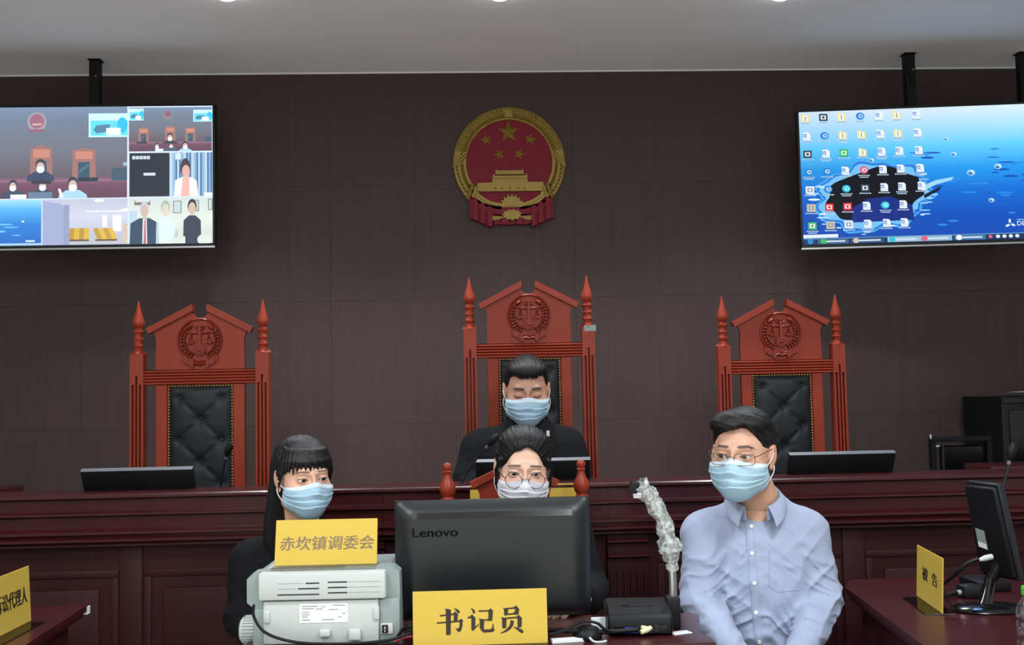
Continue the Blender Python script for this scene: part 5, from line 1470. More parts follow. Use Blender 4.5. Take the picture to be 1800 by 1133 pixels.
def head_rot(yaw, pitch, roll):
    """yaw > 0 turns the face to picture right, pitch > 0 bows, roll > 0 tips the crown to picture right"""
    return np.array(Matrix.Rotation(yaw, 3, 'Z') @ Matrix.Rotation(pitch, 3, 'X') @ Matrix.Rotation(roll, 3, 'Y'))

def face_prims(fat=1.0):
    return [(ell((0, 0.018, 0.036), (0.0755, 0.097, 0.082)), 0.0), (ell((0, -0.020, -0.032), (0.0655*fat, 0.074, 0.086)), 0.03),
            (ell((0, -0.056, -0.094), (0.030, 0.028, 0.024)), 0.035), (ell((0.040*fat, -0.050, -0.040), (0.030, 0.034, 0.032)), 0.02), (ell((-0.040*fat, -0.050, -0.040), (0.030, 0.034, 0.032)), 0.02),
            (ell((0.045*fat, -0.010, -0.075), (0.026, 0.045, 0.026)), 0.02), (ell((-0.045*fat, -0.010, -0.075), (0.026, 0.045, 0.026)), 0.02)]

def make_head(o, neck_local, skin, brow, eyes='open', fat=1.0, brow_w=0.0045, brow_z=0.021, ear=True, brow_tilt=0.10, lid=0.0055):
    """head and neck surface in head space: face to -y, eye line z = 0"""
    h = 0.0019
    lo = np.minimum((-0.115, -0.14, -0.135), np.array(neck_local)-0.075); hi = np.maximum((0.115, 0.13, 0.135), np.array(neck_local)+0.075)
    f = Field(lo, hi, h)
    for pr_, k_ in face_prims(fat): f.add(pr_, k_)
    f.add(cone((-0.034, -0.080, 0.019), (0.034, -0.080, 0.019), 0.010, 0.010), 0.016)              # brow ridge
    f.add(cone((0, -0.090, 0.012), (0, -0.104, -0.030), 0.006, 0.009), 0.012)                       # nose
    f.add(ell((0, -0.104, -0.036), (0.012, 0.010, 0.010)), 0.008)
    for s in (-1, 1):
        f.add(ell((s*0.012, -0.100, -0.038), (0.008, 0.010, 0.007)), 0.005)
        f.cut(ell((s*0.031, -0.098, -0.001), (0.020, 0.016, 0.013)), 0.012)                         # socket
        f.add(ell((s*0.0315, -0.0745, -0.0015), (0.0165, 0.0155, 0.0145)), 0.006)                   # closed lids over the eyeball
        if eyes == 'open':
            def almond(X, Y, Z, s=s):
                x = (X-s*0.0315)*s; z = Z+0.0015-0.10*x
                hh = lid*np.clip(1-(x/0.0150)**2, 0, 1)**0.8-0.0002
                return np.maximum(np.abs(z+0.0008)-hh, np.maximum(Y+0.0775, np.abs(x)-0.0155)).astype(np.float32)
            f.cut((almond, (s*0.0315-0.016, -0.11, -0.012), (s*0.0315+0.016, -0.078, 0.010)), 0.0008)
        if ear:
            f.add(ell((s*0.0765, 0.012, -0.010), (0.008, 0.019, 0.031), rx=R(-12)), 0.006)
            f.add(ell((s*0.0815, 0.016, -0.004), (0.005, 0.018, 0.026), rx=R(-12)), 0.003)
            f.cut(ell((s*0.0885, 0.010, -0.006), (0.006, 0.010, 0.018), rx=R(-12)), 0.003)
            f.add(ell((s*0.076, 0.003, -0.036), (0.005, 0.009, 0.010)), 0.004)
    f.add(cone((0, 0.028, -0.05), neck_local, 0.052*fat, 0.056*fat), 0.02)
    V, Q = f.mesh(); V = relax(V, Q, 1, 0.4)
    n = len(V); C = np.ones((n, 4)); C[:, :3] = skin[:3]
    x, y, z = V.T
    v1 = vnoise(x*45, y*45, z*45)
    C[:, :3] *= (1+0.05*v1)[:, None]
    blush = np.exp(-((np.abs(x)-0.043)**2+(z+0.035)**2)/0.0006)*(y < -0.03)
    C[:, 0] *= 1+0.06*blush; C[:, 1] *= 1-0.06*blush; C[:, 2] *= 1-0.07*blush
    earm = (np.abs(x) > 0.078) & (y > -0.02)
    C[earm, 1] *= 0.88; C[earm, 2] *= 0.86
    ax = np.abs(x)
    zb = brow_z+0.004*np.clip((ax-0.012)/0.03, 0, 1)-0.010*np.clip((ax-0.040)/0.014, 0, 1)+brow_tilt*0.02*(ax-0.03)/0.03
    wd = brow_w*np.clip((ax-0.010)/0.006, 0, 1)*np.clip((0.055-ax)/0.018, 0, 1)
    m = np.clip(1.25-np.abs(z-zb)/np.maximum(wd, 1e-4), 0, 1)*(y < -0.05)*(wd > 0.0004)
    m = np.clip(m*1.5, 0, 1)*0.92
    C[:, :3] = C[:, :3]*(1-m[:, None])+np.array(brow[:3])*m[:, None]
    # lash lines
    for s in (-1, 1):
        xx = (x-s*0.0315)*s; zz = z+0.0015-0.10*xx
        if eyes == 'open':
            up = lid*np.clip(1-(xx/0.0150)**2, 0, 1)**0.8-0.0008
            ml = np.exp(-((zz-up-0.0012)/0.0014)**2)*(np.abs(xx) < 0.0158)*(y < -0.06)*0.95
            lo_ = np.exp(-((zz+up+0.0020)/0.0011)**2)*(np.abs(xx) < 0.0145)*(y < -0.06)*0.35
            ml = np.maximum(ml, lo_)
        else:
            cv = -0.0040-0.0035*(1-(xx/0.015)**2)
            ml = np.exp(-((zz-cv)/0.0018)**2)*(np.abs(xx) < 0.0155)*(y < -0.06)*0.92
        C[:, :3] = C[:, :3]*(1-ml[:, None])+np.array(S(34, 24, 24)[:3])*ml[:, None]
    return V, Q, C

def eyeballs(t, T, gaze=(0.0, 0.0)):
    for s in (-1, 1):
        n, mm = 28, 20; vs = []; cs = []; fs = []
        c = np.array((s*0.0315, -0.0745, -0.0015)); r = 0.0132
        g = np.array((math.sin(gaze[0]), -math.cos(gaze[0])*math.cos(gaze[1]), math.sin(gaze[1]))); g /= np.linalg.norm(g)
        a_ = np.cross(g, (0, 0, 1)); a_ /= np.linalg.norm(a_); b_ = np.cross(a_, g)
        for j in range(mm+1):
            th = math.pi*j/mm
            for i in range(n):
                ph = 2*math.pi*i/n
                d = g*math.cos(th)+(a_*math.cos(ph)+b_*math.sin(ph))*math.sin(th)
                vs.append(c+d*r)
                dg_ = math.degrees(th)
                cs.append(S(10, 8, 8) if dg_ < 13 else (S(40, 26, 20) if dg_ < 30 else S(205, 198, 194)))
        for j in range(mm):
            for i in range(n): fs.append((j*n+i, j*n+(i+1) % n, (j+1)*n+(i+1) % n, (j+1)*n+i))
        mesh_obj('eyeball', [(T(np.array(vs)), np.array(fs), np.array(cs))], M_eye, t)

def hull_radius(phi, z, prims, off):
    """distance from the axis to the face hull in direction phi at height z"""
    lo = np.zeros_like(phi)+0.01; hi = np.zeros_like(phi)+0.17
    yc = 0.0
    for _ in range(26):
        md = (lo+hi)/2
        X = np.sin(phi)*md; Y = yc-np.cos(phi)*md; Z = z
        d = None
        for (fn, a, b), k_ in prims:
            e = fn(X, Y, Z); d = e if d is None else smin(d, e, k_)
        ins = d-off < 0
        lo = np.where(ins, md, lo); hi = np.where(ins, hi, md)
    return (lo+hi)/2
def make_mask(t, T, m, fat=1.0, top=-0.016, bottom=-0.122, white=False, ear_pt=(0.080, 0.012)):
    prims = [(p_, max(k_, 0.02)) for p_, k_ in face_prims(fat)]+[(cone((0, -0.086, 0.006), (0, -0.104, -0.036), 0.009, 0.011), 0.035), (ell((0, -0.075, -0.075), (0.034, 0.034, 0.034)), 0.03)]
    nu, nv = 60, 44
    U, Vv = np.meshgrid(np.linspace(-1, 1, nu+1), np.linspace(0, 1, nv+1))
    phi = U*R(72)
    zt = top+0.012*np.exp(-(U/0.20)**2)-0.010*U**2
    zb = bottom+0.050*np.abs(U)**2.2
    z = zt+(zb-zt)*Vv
    r_ = hull_radius(phi, z, prims, 0.0035)
    # cloth stretches over hollows: smooth across
    for _ in range(22):
        r2 = r_.copy(); r2[1:-1, 1:-1] = (r_[1:-1, 1:-1]*2+r_[:-2, 1:-1]+r_[2:, 1:-1]+r_[1:-1, :-2]+r_[1:-1, 2:])/6; r_ = np.maximum(r_, r2)
    pl = np.zeros_like(r_)
    for c_ in (0.30, 0.46, 0.62):
        w_ = (Vv-c_-0.04*U**2+0.02*np.sin(U*3+c_*9))
        pl += 0.0035*np.where((w_ > 0) & (w_ < 0.15), 1-w_/0.15, 0)*np.clip(1.1-np.abs(U)*0.6, 0, 1)
    pl += 0.0014*vnoise(U*4+7, Vv*7, Vv*0+2.0)+0.0012*np.sin(U*9+Vv*11)*np.clip(np.abs(U)-0.3, 0, 1)
    pl *= np.clip(Vv/0.08, 0, 1)*np.clip((1-Vv)/0.08, 0, 1)
    def pt(rr): return np.stack([np.sin(phi)*rr, -np.cos(phi)*rr, z], -1).reshape(-1, 3)
    A = pt(r_+pl); B = pt(r_+pl-0.0018)
    n1 = len(A); fs = []
    for j in range(nv):
        for i in range(nu):
            a = j*(nu+1)+i; fs.append((a, a+1, a+nu+2, a+nu+1)); fs.append((n1+a+nu+1, n1+a+nu+2, n1+a+1, n1+a))
    def rim(i0, i1): fs.append((i0, i1, i1+n1, i0+n1))
    for i in range(nu): rim(i+1, i); rim(nv*(nu+1)+i, nv*(nu+1)+i+1)
    for j in range(nv): rim(j*(nu+1), (j+1)*(nu+1)); rim((j+1)*(nu+1)+nu, j*(nu+1)+nu)
    mk = mesh_obj('face_mask', [(T(np.concatenate([A, B])), np.array(fs), None)], m, t, 60)
    # folded band along the upper edge
    if not white:
        band = MB(); nb = 5
        vs = []; q = []
        for j in range(nb+1):
            row = int(j)
            for i in range(nu+1):
                p_ = A[row*(nu+1)+i]; d = np.array((p_[0], p_[1], 0)); d /= np.linalg.norm(d); vs.append(p_+d*0.0009)
        for j in range(nb):
            for i in range(nu): q.append((j*(nu+1)+i, j*(nu+1)+i+1, (j+1)*(nu+1)+i+1, (j+1)*(nu+1)+i))
        mesh_obj('nose_band', [(T(np.array(vs)), np.array(q), None)], M_mband, mk, 180)
    for s in (0, nu):
        sg = -1 if s == 0 else 1
        up = A[2*(nu+1)+s]; dn = A[(nv-3)*(nu+1)+s]
        ex, ey = ear_pt
        for (p0, ze) in ((up, 0.012), (dn, -0.030)):
            e_ = np.array((sg*ex, ey, ze)); mid = (p0+e_)/2+np.array((sg*0.006, 0, 0))
            pts = [p0, p0*0.7+mid*0.3+np.array((sg*0.001, 0, 0)), mid, mid*0.4+e_*0.6+np.array((sg*0.002, 0, 0)), e_, e_+np.array((-sg*0.004, 0.016, -0.004 if ze > 0 else 0.006))]
            lp = MB().tube([tuple(p_) for p_ in T(np.array(pts))], 0.0016, 6).build('ear_loop', M_mwhite, mk, 60)
    return mk

def make_glasses(t, T, kind, m, dz=0.0, dy=0.0):
    g = bpy.data.objects.new('spectacles', None); COL.objects.link(g); g.parent = t; g.empty_display_size = 0.02
    def outline(s, n=36):
        pts = []
        for k in range(n):
            a = 2*math.pi*k/n
            if kind == 'round': x, z = 0.0235*math.cos(a), 0.0215*math.sin(a)
            else:
                ca, sa = math.cos(a), math.sin(a); pw_ = 0.45
                x = 0.0255*math.copysign(abs(ca)**pw_, ca); z = 0.0150*math.copysign(abs(sa)**(pw_+0.1), sa)
            X = s*0.0335+x
            y = -0.108+dy+0.018*(abs(X)/0.06)**2
            pts.append((X, y, z-0.006+dz))
        return pts
    for s in (-1, 1):
        o_ = outline(s)
        MB().tube([tuple(p_) for p_ in T(np.array(o_))], 0.0011 if kind == 'round' else 0.0010, 6, closed=True).build('rim', m, g, 60)
        c = np.mean(np.array(o_), 0); vs = [tuple(c)]+o_
        W_ = T(np.array(vs)); n = len(o_)
        MB().add([tuple(v) for v in W_], [(0, 1+k, 1+(k+1) % n) for k in range(n)]).build('lens', M_lens, g, 180, fix=False)
        e = np.array((s*0.058, -0.090+dy, 0.002+dz)); ear_ = np.array((s*0.0800, 0.008, 0.012)); 
        MB().tube([tuple(p_) for p_ in T(np.array([(s*0.0570, -0.095+dy, 0.0+dz), (s*0.066, -0.085+dy, 0.003+dz), (s*0.0745, -0.05, 0.008+dz*0.5), (s*0.0790, -0.01, 0.011), ear_, (s*0.079, 0.024, 0.0)]))], 0.0013, 6).build('temple', m, g, 60)
    MB().tube([tuple(p_) for p_ in T(np.array([(-0.010, -0.107+dy, -0.002+dz), (-0.005, -0.112+dy, 0.002+dz), (0.005, -0.112+dy, 0.002+dz), (0.010, -0.107+dy, -0.002+dz)]))], 0.0012, 6).build('bridge', m, g, 60)
    return g

def hand_prims(f, wrist, d, pn, thumb, size=1.0, curl=0.5):
    """palm and five fingers; d = pointing direction, pn = back-of-hand normal, thumb = side towards the thumb"""
    w_ = Vector(wrist); d = Vector(d).normalized(); th = (Vector(thumb)-d*Vector(thumb).dot(d)).normalized(); pn = Vector(pn); pn = (pn-d*pn.dot(d)-th*pn.dot(th)).normalized()
    L_ = 0.085*size
    for k, off in enumerate((0.030, 0.011, -0.009, -0.028)):
        b = w_+d*L_*(0.98-0.05*abs(k-1.2))+th*off*size
        f.add(cone(w_+th*off*0.55*size, b, 0.013*size, 0.0105*size), 0.010)
        ln = (0.072, 0.080, 0.074, 0.058)[k]*size
        a1 = curl*0.5; a2 = curl*1.2; a3 = curl*1.8
        p1 = b+(d*math.cos(a1)-pn*math.sin(a1))*ln*0.42
        p2 = p1+(d*math.cos(a2)-pn*math.sin(a2))*ln*0.32
        p3 = p2+(d*math.cos(a3)-pn*math.sin(a3))*ln*0.24
        chain(f, [b, p1, p2, p3], [0.0095*size, 0.0085*size, 0.0078*size, 0.0065*size], 0.003)
    t0 = w_+d*0.018*size+th*0.020*size; t1 = t0+(d*0.6+th*0.75-pn*0.25).normalized()*0.042*size; t2 = t1+(d*0.95+th*0.25-pn*0.2).normalized()*0.032*size; t3 = t2+(d-pn*0.2).normalized()*0.022*size
    chain(f, [t0, t1, t2, t3], [0.014*size, 0.011*size, 0.0095*size, 0.0075*size], 0.006)

def make_person(spec):
    """builds one seated person; spec holds joints in metres in the room"""
    t = empty('person', spec['root'], 0, spec['label'], 'person')
    org = np.array(spec['root'], float)
    Rm = head_rot(*spec['turn']); hs = spec.get('hs', 1.0)
    eye = np.array(spec['eye'])                                  # midpoint between the eyes in the room
    hc = eye-Rm @ (np.array((0, -0.088, 0))*hs)
    T = lambda V: (np.asarray(V)*hs) @ Rm.T+hc-org
    neck = np.array(spec['neck'])
    nl = (Rm.T @ (neck-hc))/hs
    V, Q, C = make_head(t, nl, spec['skin'], spec['brow'], **spec.get('face', {}))
    parts = [(T(V), Q, C)]
    # hidden trunk, forearms and hands
    sh, el, wr, hd_ = spec['shoulders'], spec['elbows'], spec['wrists'], spec['hands']
    hip = np.array(spec['hip']); by_ = spec['torso_yaw']
    allp = np.array([neck, hip]+list(sh)+list(el)+list(wr))
    sec = spec['sections']
    hh = 0.008
    f = Field(np.minimum(allp.min(0)-0.2, hip-0.25), allp.max(0)+0.16, hh)
    f.add(loft(hip, [(z, dx, dy, a*0.86, b*0.84) for z, dx, dy, a, b in sec], by_), 0.0)
    f.add(cone(neck+np.array((0, 0.0, -0.06)), neck, 0.05, 0.05), 0.02)
    for i in range(2):
        f.add(cone(sh[i], el[i], spec['ar'][0]*0.72, spec['ar'][1]*0.72), 0.03); f.add(cone(el[i], wr[i], spec['ar'][1]*0.7, 0.026), 0.012)
    V, Q = f.mesh(); cc = np.ones((len(V), 4)); cc[:, :3] = spec['skin'][:3]
    parts.append((V-org, Q, cc))
    for i in range(2):
        w_ = np.array(wr[i]); f = Field(w_-0.22, w_+0.22, 0.0042)
        dd, pn, th = hd_[i]
        e_ = np.array(el[i]); f.add(cone(w_+(e_-w_)*0.25, w_, 0.028, 0.024), 0.0)
        hand_prims(f, w_, dd, pn, th, spec.get('hand_size', 1.0), spec.get('curl', 0.55))
        V, Q = f.mesh(); V = relax(V, Q, 1, 0.4); cc = np.ones((len(V), 4)); cc[:, :3] = spec['skin'][:3]
        parts.append((V-org, Q, cc))
    mesh_obj('body', parts, M_skin, t)
    if spec.get('face', {}).get('eyes', 'open') == 'open': eyeballs(t, T, spec.get('gaze', (0, 0)))
    # upper garment -------------------------------------------------------------
    g = Field(np.minimum(allp.min(0)-0.2, hip-0.27), np.array([allp[:, 0].max()+0.17, allp[:, 1].max()+0.22, neck[2]+0.10]), spec.get('gh', 0.006))
    g.add(loft(hip, sec, by_), 0.0)
    for i in range(2):
        s_ = -1 if i == 0 else 1
        sdv = np.array((math.cos(by_), math.sin(by_), 0))*s_
        g.add(cone(neck+sdv*0.030+np.array((0, 0.012, -0.036)), np.array(sh[i])+np.array((0, 0, 0.002)), 0.048, spec['ar'][0]*0.86), 0.03)
        g.add(cone(sh[i], el[i], spec['ar'][0], spec['ar'][1]), 0.045)
        cuff = np.array(wr[i])+(np.array(el[i])-np.array(wr[i]))*0.10
        g.add(cone(el[i], cuff, spec['ar'][1], spec['ar'][2]), 0.018)
    if 'extra' in spec: spec['extra'](g)
    amp = spec.get('fold', 0.004)
    def folds(X, Y, Z):
        x, y, z = np.broadcast_arrays(X, Y, Z)
        wgt = np.full(x.shape, 0.25, np.float32)
        for i in range(2):
            e_ = np.array(el[i]); wgt += 1.1*np.exp(-((x-e_[0])**2+(y-e_[1])**2+(z-e_[2]-0.02)**2)/(2*0.085**2))
            a_ = np.array(sh[i])+np.array((0, 0, -0.09)); wgt += 0.6*np.exp(-((x-a_[0]*0.88-0.12*neck[0])**2+(z-a_[2])**2)/(2*0.05**2))
        wgt += 0.9*np.exp(-((z-hip[2]-0.10)/0.12)**2)
        sx = np.where(x > neck[0], 1.0, -1.0)
        w1 = vnoise(x*9, y*9, z*7)
        u = z+0.55*sx*(x-neck[0])+0.045*w1; w2 = sx*(x-neck[0])-0.55*z
        n1 = vnoise(u*27, w2*6+3, y*5); n2 = vnoise(u*46+9, w2*11, y*9+4); n3 = vnoise((z-0.7*sx*x)*22+5, x*7, y*6)
        r1 = (1-np.abs(n1))**3-0.35; r2 = (1-np.abs(n2))**3-0.35; r3 = (1-np.abs(n3))**3-0.35
        return (-(amp*np.clip(wgt, 0, 1.5)*(0.9*r1+0.5*r2+0.55*r3))).astype(np.float32)
    g.warp(folds)
    # neck opening
    if 'opening' in spec:
        for pr_ in spec['opening']: g.cut(pr_, 0.006)
    V, Q = g.mesh(); V = relax(V, Q, 1, 0.4)
    gar = mesh_obj(spec['garment'], [(V-org, Q, None)], spec['cloth'], t)
    # trousers and shoes ----------------------------------------------------------
    lo_ = np.array((hip[0]-0.4, hip[1]-0.85, -0.02)); f = Field(lo_, (hip[0]+0.4, hip[1]+0.3, hip[2]+0.2), 0.012)
    fwd = np.array((math.sin(by_), -math.cos(by_), 0)); sd = np.array((math.cos(by_), math.sin(by_), 0))
    fz = spec.get('floor', 0.0)
    f.add(ell(hip+np.array((0, 0, 0.02)), (0.17, 0.13, 0.10)), 0.0)
    shoes = []
    for s in (-1, 1):
        hp = hip+sd*s*0.09; kn_ = hp+fwd*0.42+np.array((0, 0, 0.02)); an = np.array((kn_[0], kn_[1]+0.03, fz+0.09))
        f.add(cone(hp, kn_, 0.088, 0.064), 0.03); f.add(cone(kn_, an, 0.062, 0.050), 0.02); shoes.append(an)
    V, Q = f.mesh(); mesh_obj('trousers', [(relax(V, Q, 1)-org, Q, None)], M_trs, t)
    for an in shoes:
        f = Field(an-np.array((0.08, 0.25, 0.12)), an+np.array((0.08, 0.12, 0.06)), 0.008)
        f.add(cone(an+np.array((0, 0.03, -0.055)), an+np.array((0, -0.12, -0.06)), 0.036, 0.032), 0.0); f.add(cone(an, an+np.array((0, 0.0, -0.05)), 0.042, 0.04), 0.03)
        fl0 = fz
        f.warp(lambda X, Y, Z: np.maximum(0, (fl0+0.002-Z)*4).astype(np.float32)+0*X+0*Y)
        V, Q = f.mesh(); mesh_obj('shoe', [(V-org, Q, None)], M_shoe, t)
    return t, T, gar, org, hc, Rm

def make_hair(t, T, build, m, h=0.0021, lo=(-0.125, -0.135, -0.09), hi=(0.125, 0.15, 0.17), rl=0):
    f = Field(lo, hi, h); build(f); V, Q = f.mesh()
    if rl: V = relax(V, Q, rl, 0.4)
    o = mesh_obj('hair', [(T(V), Q, None)], m, t)
    # stray hairs that break the smooth outline
    rr = np.random.default_rng(len(V)); W_ = T(V); c0 = T(np.array([[0, 0.02, 0.02]]))[0]
    pick = np.where(V[:, 2] > 0.03)[0]; pick = rr.choice(pick, 70); mb = MB()
    for i in pick:
        n_ = W_[i]-c0; n_ /= np.linalg.norm(n_); tg = np.cross(n_, rr.normal(0, 1, 3)); tg /= np.linalg.norm(tg); ln = rr.uniform(0.02, 0.045); up = rr.uniform(0.003, 0.010)
        mb.tube([tuple(W_[i]-n_*0.001), tuple(W_[i]+tg*ln*0.4+n_*up*0.7), tuple(W_[i]+tg*ln*0.8+n_*(up-ln*ln*4)), tuple(W_[i]+tg*ln+n_*(up*0.8-ln*ln*6))], [0.0004, 0.0004, 0.0003, 0.0001], 3)
    tag(mb.build('stray_hairs', m, o, 180, fix=False), kind='stuff')
    return o
def hairline(ys, zs, front=None):
    """keeps what lies above a hairline height that varies from brow (-y) to nape (+y)"""
    def fn(X, Y, Z):
        x, y, z = np.broadcast_arrays(X, Y, Z)
        H_ = np.interp(y, ys, zs)
        if front is not None: H_ = front(x, y, H_)
        return ((z-H_)*0.75).astype(np.float32)
    return fn
def keep(f, fn, k=0.006):
    sl, G = f.sub(f.lo, f.lo+f.n*f.h); d = -fn(*G)
    f.v[sl] = -smin(-f.v[sl], -d.astype(np.float32), k)

SK_M = S(206, 160, 134); SK_J = S(186, 142, 120); SK_W = S(214, 170, 146); SK_C = S(224, 182, 160)
BR = S(34, 26, 26)
def A3(p_): return np.array([float(v) for v in p_])

# ---- man in the pale blue shirt -------------------------------------------------------------
mY = 3.02
eye = A3(P(1289, 801, mY-0.085))
neckb = A3(P(1330, 874, mY+0.07))
hip = np.array((neckb[0]+0.015, mY+0.10, 0.53))
zn = neckb[2]-hip[2]
kx = mY/F
sh = [A3(P(1238, 938, mY+0.07)), A3(P(1416, 936, mY+0.09))]
el = [A3(P(1232, 1058, mY+0.01)), A3(P(1444, 1054, mY+0.04))]
wr = [A3(P(1296, 1158, mY-0.20)), A3(P(1398, 1168, mY-0.18))]
sections = [(-0.05, 0, 0, 0.158, 0.125), (0.08, 0, 0, 0.150, 0.122), (zn-0.34, 0, -0.005, 0.152, 0.122), (zn-0.22, 0, -0.005, 0.162, 0.122), (zn-0.12, 0, 0, 0.168, 0.112), (zn-0.075, 0, 0.0, 0.155, 0.095), (zn-0.045, 0, 0.004, 0.118, 0.080), (zn-0.018, 0, 0.004, 0.080, 0.070), (zn+0.006, 0, 0.004, 0.062, 0.062)]
man = dict(root=(hip[0], hip[1], 0.0), label='man in a pale blue button-down shirt, glasses and light blue face mask, seated right', turn=(R(-30), R(3), R(1.5)), eye=eye, neck=neckb, skin=SK_M, brow=BR,
           face=dict(eyes='open', fat=1.03, brow_w=0.0042, brow_z=0.022, lid=0.0050, brow_tilt=-0.1), gaze=(R(-12), R(-4)), hs=1.04,
           shoulders=sh, elbows=el, wrists=wr, hands=[((0.6, -0.6, -0.3), (0, -0.3, 1), (0.6, 0.6, 0.2)), ((-0.6, -0.6, -0.3), (0, -0.3, 1), (-0.6, 0.6, 0.2))],
           hip=hip, torso_yaw=R(-8), sections=sections, ar=(0.058, 0.053, 0.042), garment='shirt', cloth=M_shirt, fold=0.0090, gh=0.0044,
           opening=[cone(neckb+np.array((-0.012, -0.02, 0.06)), neckb+np.array((-0.004, -0.01, -0.03)), 0.056, 0.050), cone(neckb+np.array((-0.014, -0.06, 0.02)), neckb+np.array((-0.016, -0.115, -0.055)), 0.034, 0.004)])
t, T, gar, org, hc, Rm = make_person(man)
make_mask(t, T, M_mblue, 1.03)
make_glasses(t, T, 'square', M_frame, dz=-0.001, dy=-0.003)
def man_hair(f):
    f.add(ell((0, 0.022, 0.040), (0.0815, 0.104, 0.083)), 0.0)
    f.add(ell((-0.014, -0.038, 0.080), (0.060, 0.056, 0.036), rz=R(12)), 0.02)
    f.add(ell((0.030, -0.015, 0.080), (0.048, 0.070, 0.032)), 0.02)
    f.warp(lambda X, Y, Z: (0.0016*vnoise(X*40+Z*160+Y*60, Y*22+X*14, Z*20)+0.0009*vnoise(X*90+Z*330+Y*120, Y*40+X*20, Z*40)).astype(np.float32))
    def fr_(x, y, H_): return H_+np.where(y < -0.04, 0.016*np.exp(-((x-0.026)/0.020)**2)+0.006*np.clip((np.abs(x)-0.045)/0.02, 0, 1)+0.002*vnoise(x*260, y*0, y*0+3), 0)
    keep(f, hairline((-0.12, -0.074, -0.058, -0.040, -0.022, -0.010, 0.000, 0.034, 0.046, 0.07, 0.12), (0.066, 0.066, 0.048, 0.020, -0.004, -0.010, 0.016, 0.020, -0.012, -0.045, -0.055), fr_), 0.004)
make_hair(t, T, man_hair, M_hair)
# collar with buttoned points
def make_collar(t, gar, c, rad, back_h, m, point=0.060, gap=R(16), yaw=0.0, tilt=0.5, org=org, front_drop=0.032, name='collar'):
    """fold-over collar: inner stand and outer flap around the neck centre c"""
    nu, nv = 72, 14
    cy_, sy_ = math.cos(yaw), math.sin(yaw)
    def top(a):                                       # a: 0 front .. pi back
        f_ = (1-math.cos(a))/2
        return rad[0]*math.sin(a), -rad[1]*math.cos(a), -front_drop*(1-f_)+back_h*f_
    def fn(u, v, outer):
        s = -1 if u < 0.5 else 1
        w_ = abs(u-0.5)*2
        a = math.pi-(math.pi-gap)*w_
        x, y, z = top(a)
        n_ = (x/rad[0], y/rad[1])
        if outer:
            ln = 0.040+(point-0.040)*max(0, (w_-0.70)/0.30)**1.4
            spread = max(0, (w_-0.70)/0.30)
            out = 0.004+0.020*math.sin(v*math.pi/2)*(1-0.35*spread)
            xx = x*(1+out/rad[0]*0.9)+0.016*spread*v; yy = y+n_[1]*out*0.9-0.010*spread*v; zz = z-ln*v+0.004*math.sin(v*math.pi)
        else:
            xx = x; yy = y; zz = z-0.040*v
        xx *= s
        return (c[0]-org[0]+xx*cy_-yy*sy_, c[1]-org[1]+xx*sy_+yy*cy_, c[2]-org[2]+zz)
    for outer in (1, 0):
        mb = MB(); mb.grid(lambda u, v: fn(u, v, outer), nu, nv)
        o_ = mb.build(name if outer else name+'_stand', m, gar, 180, fix=False)
        so = o_.modifiers.new('cloth', 'SOLIDIFY'); so.thickness = 0.0022; so.offset = 0.0
    return fn
cc = neckb+np.array((-0.008, -0.012, 0.014))
make_collar(t, gar, cc, (0.066, 0.070), 0.030, M_shirt, 0.056, R(26), R(-12), org=org, front_drop=0.034)
# placket and buttons follow the shirt front
def front_hit(px, py, y0=None):
    """point of the garment under a picture pixel"""
    d = ray(px, py)
    hit, loc, nr, idx = gar.ray_cast(Vector(tuple(CAM-org)), Vector(tuple(d)).normalized())
    return (loc, nr) if hit else (None, None)
plk = MB(); ring = []
for i in range(46):
    py = 914+i*5.2; px = 1316+(py-912)*0.082
    row = []
    for dx in (-8, -7, 0, 7, 8):
        loc, nr = front_hit(px+dx, py)
        if loc is None: row = None; break
        row.append(tuple(loc+nr*(0.0022 if abs(dx) < 8 else 0.0)))
    if row: ring.append(row)
vs = [v for r_ in ring for v in r_]; fs = [(j*5+i, j*5+i+1, (j+1)*5+i+1, (j+1)*5+i) for j in range(len(ring)-1) for i in range(4)]
if vs: plk.add(vs, fs).build('placket', M_shirt, gar, 60, fix=False)
b0 = None
M_button = mat('pale_shirt_button', S(226, 228, 224), 0.3)
for (px, py) in ((1321, 925), (1322, 972), (1326, 1024), (1329, 1076), (1334, 1127)):
    loc, nr = front_hit(px, py)
    if loc is None: continue
    q_ = nr.to_track_quat('Z', 'Y').to_euler()
    if b0 is None: b0 = MB().lathe([(0.0055, 0.0), (0.0058, 0.0012), (0.005, 0.0024), (0.003, 0.0018), (0.0005, 0.0018)], n=16).build('button', M_button, gar, 50); b_ = b0
    else: b_ = inst(b0, gar)
    b_.location = loc+nr*0.0024; b_.rotation_euler = q_
# breast pocket outline seam
pk = []
for (px, py) in ((1352, 968), (1352, 1030), (1368, 1040), (1404, 1036), (1414, 1028), (1410, 966)):
    pk.append((px, py))
sm = []
for (p0, p1) in zip(pk[:-1], pk[1:]):
    for j in range(8):
        loc, nr = front_hit(p0[0]+(p1[0]-p0[0])*j/8, p0[1]+(p1[1]-p0[1])*j/8)
        if loc is not None: sm.append(tuple(loc+nr*0.0006))
if len(sm) > 4: MB().tube(sm, 0.0009, 5).build('pocket_seam', M_shirt, gar, 60)
plain_chair(float(hip[0]), float(hip[1])+0.02, R(0), 'black padded chair under the man in the blue shirt')

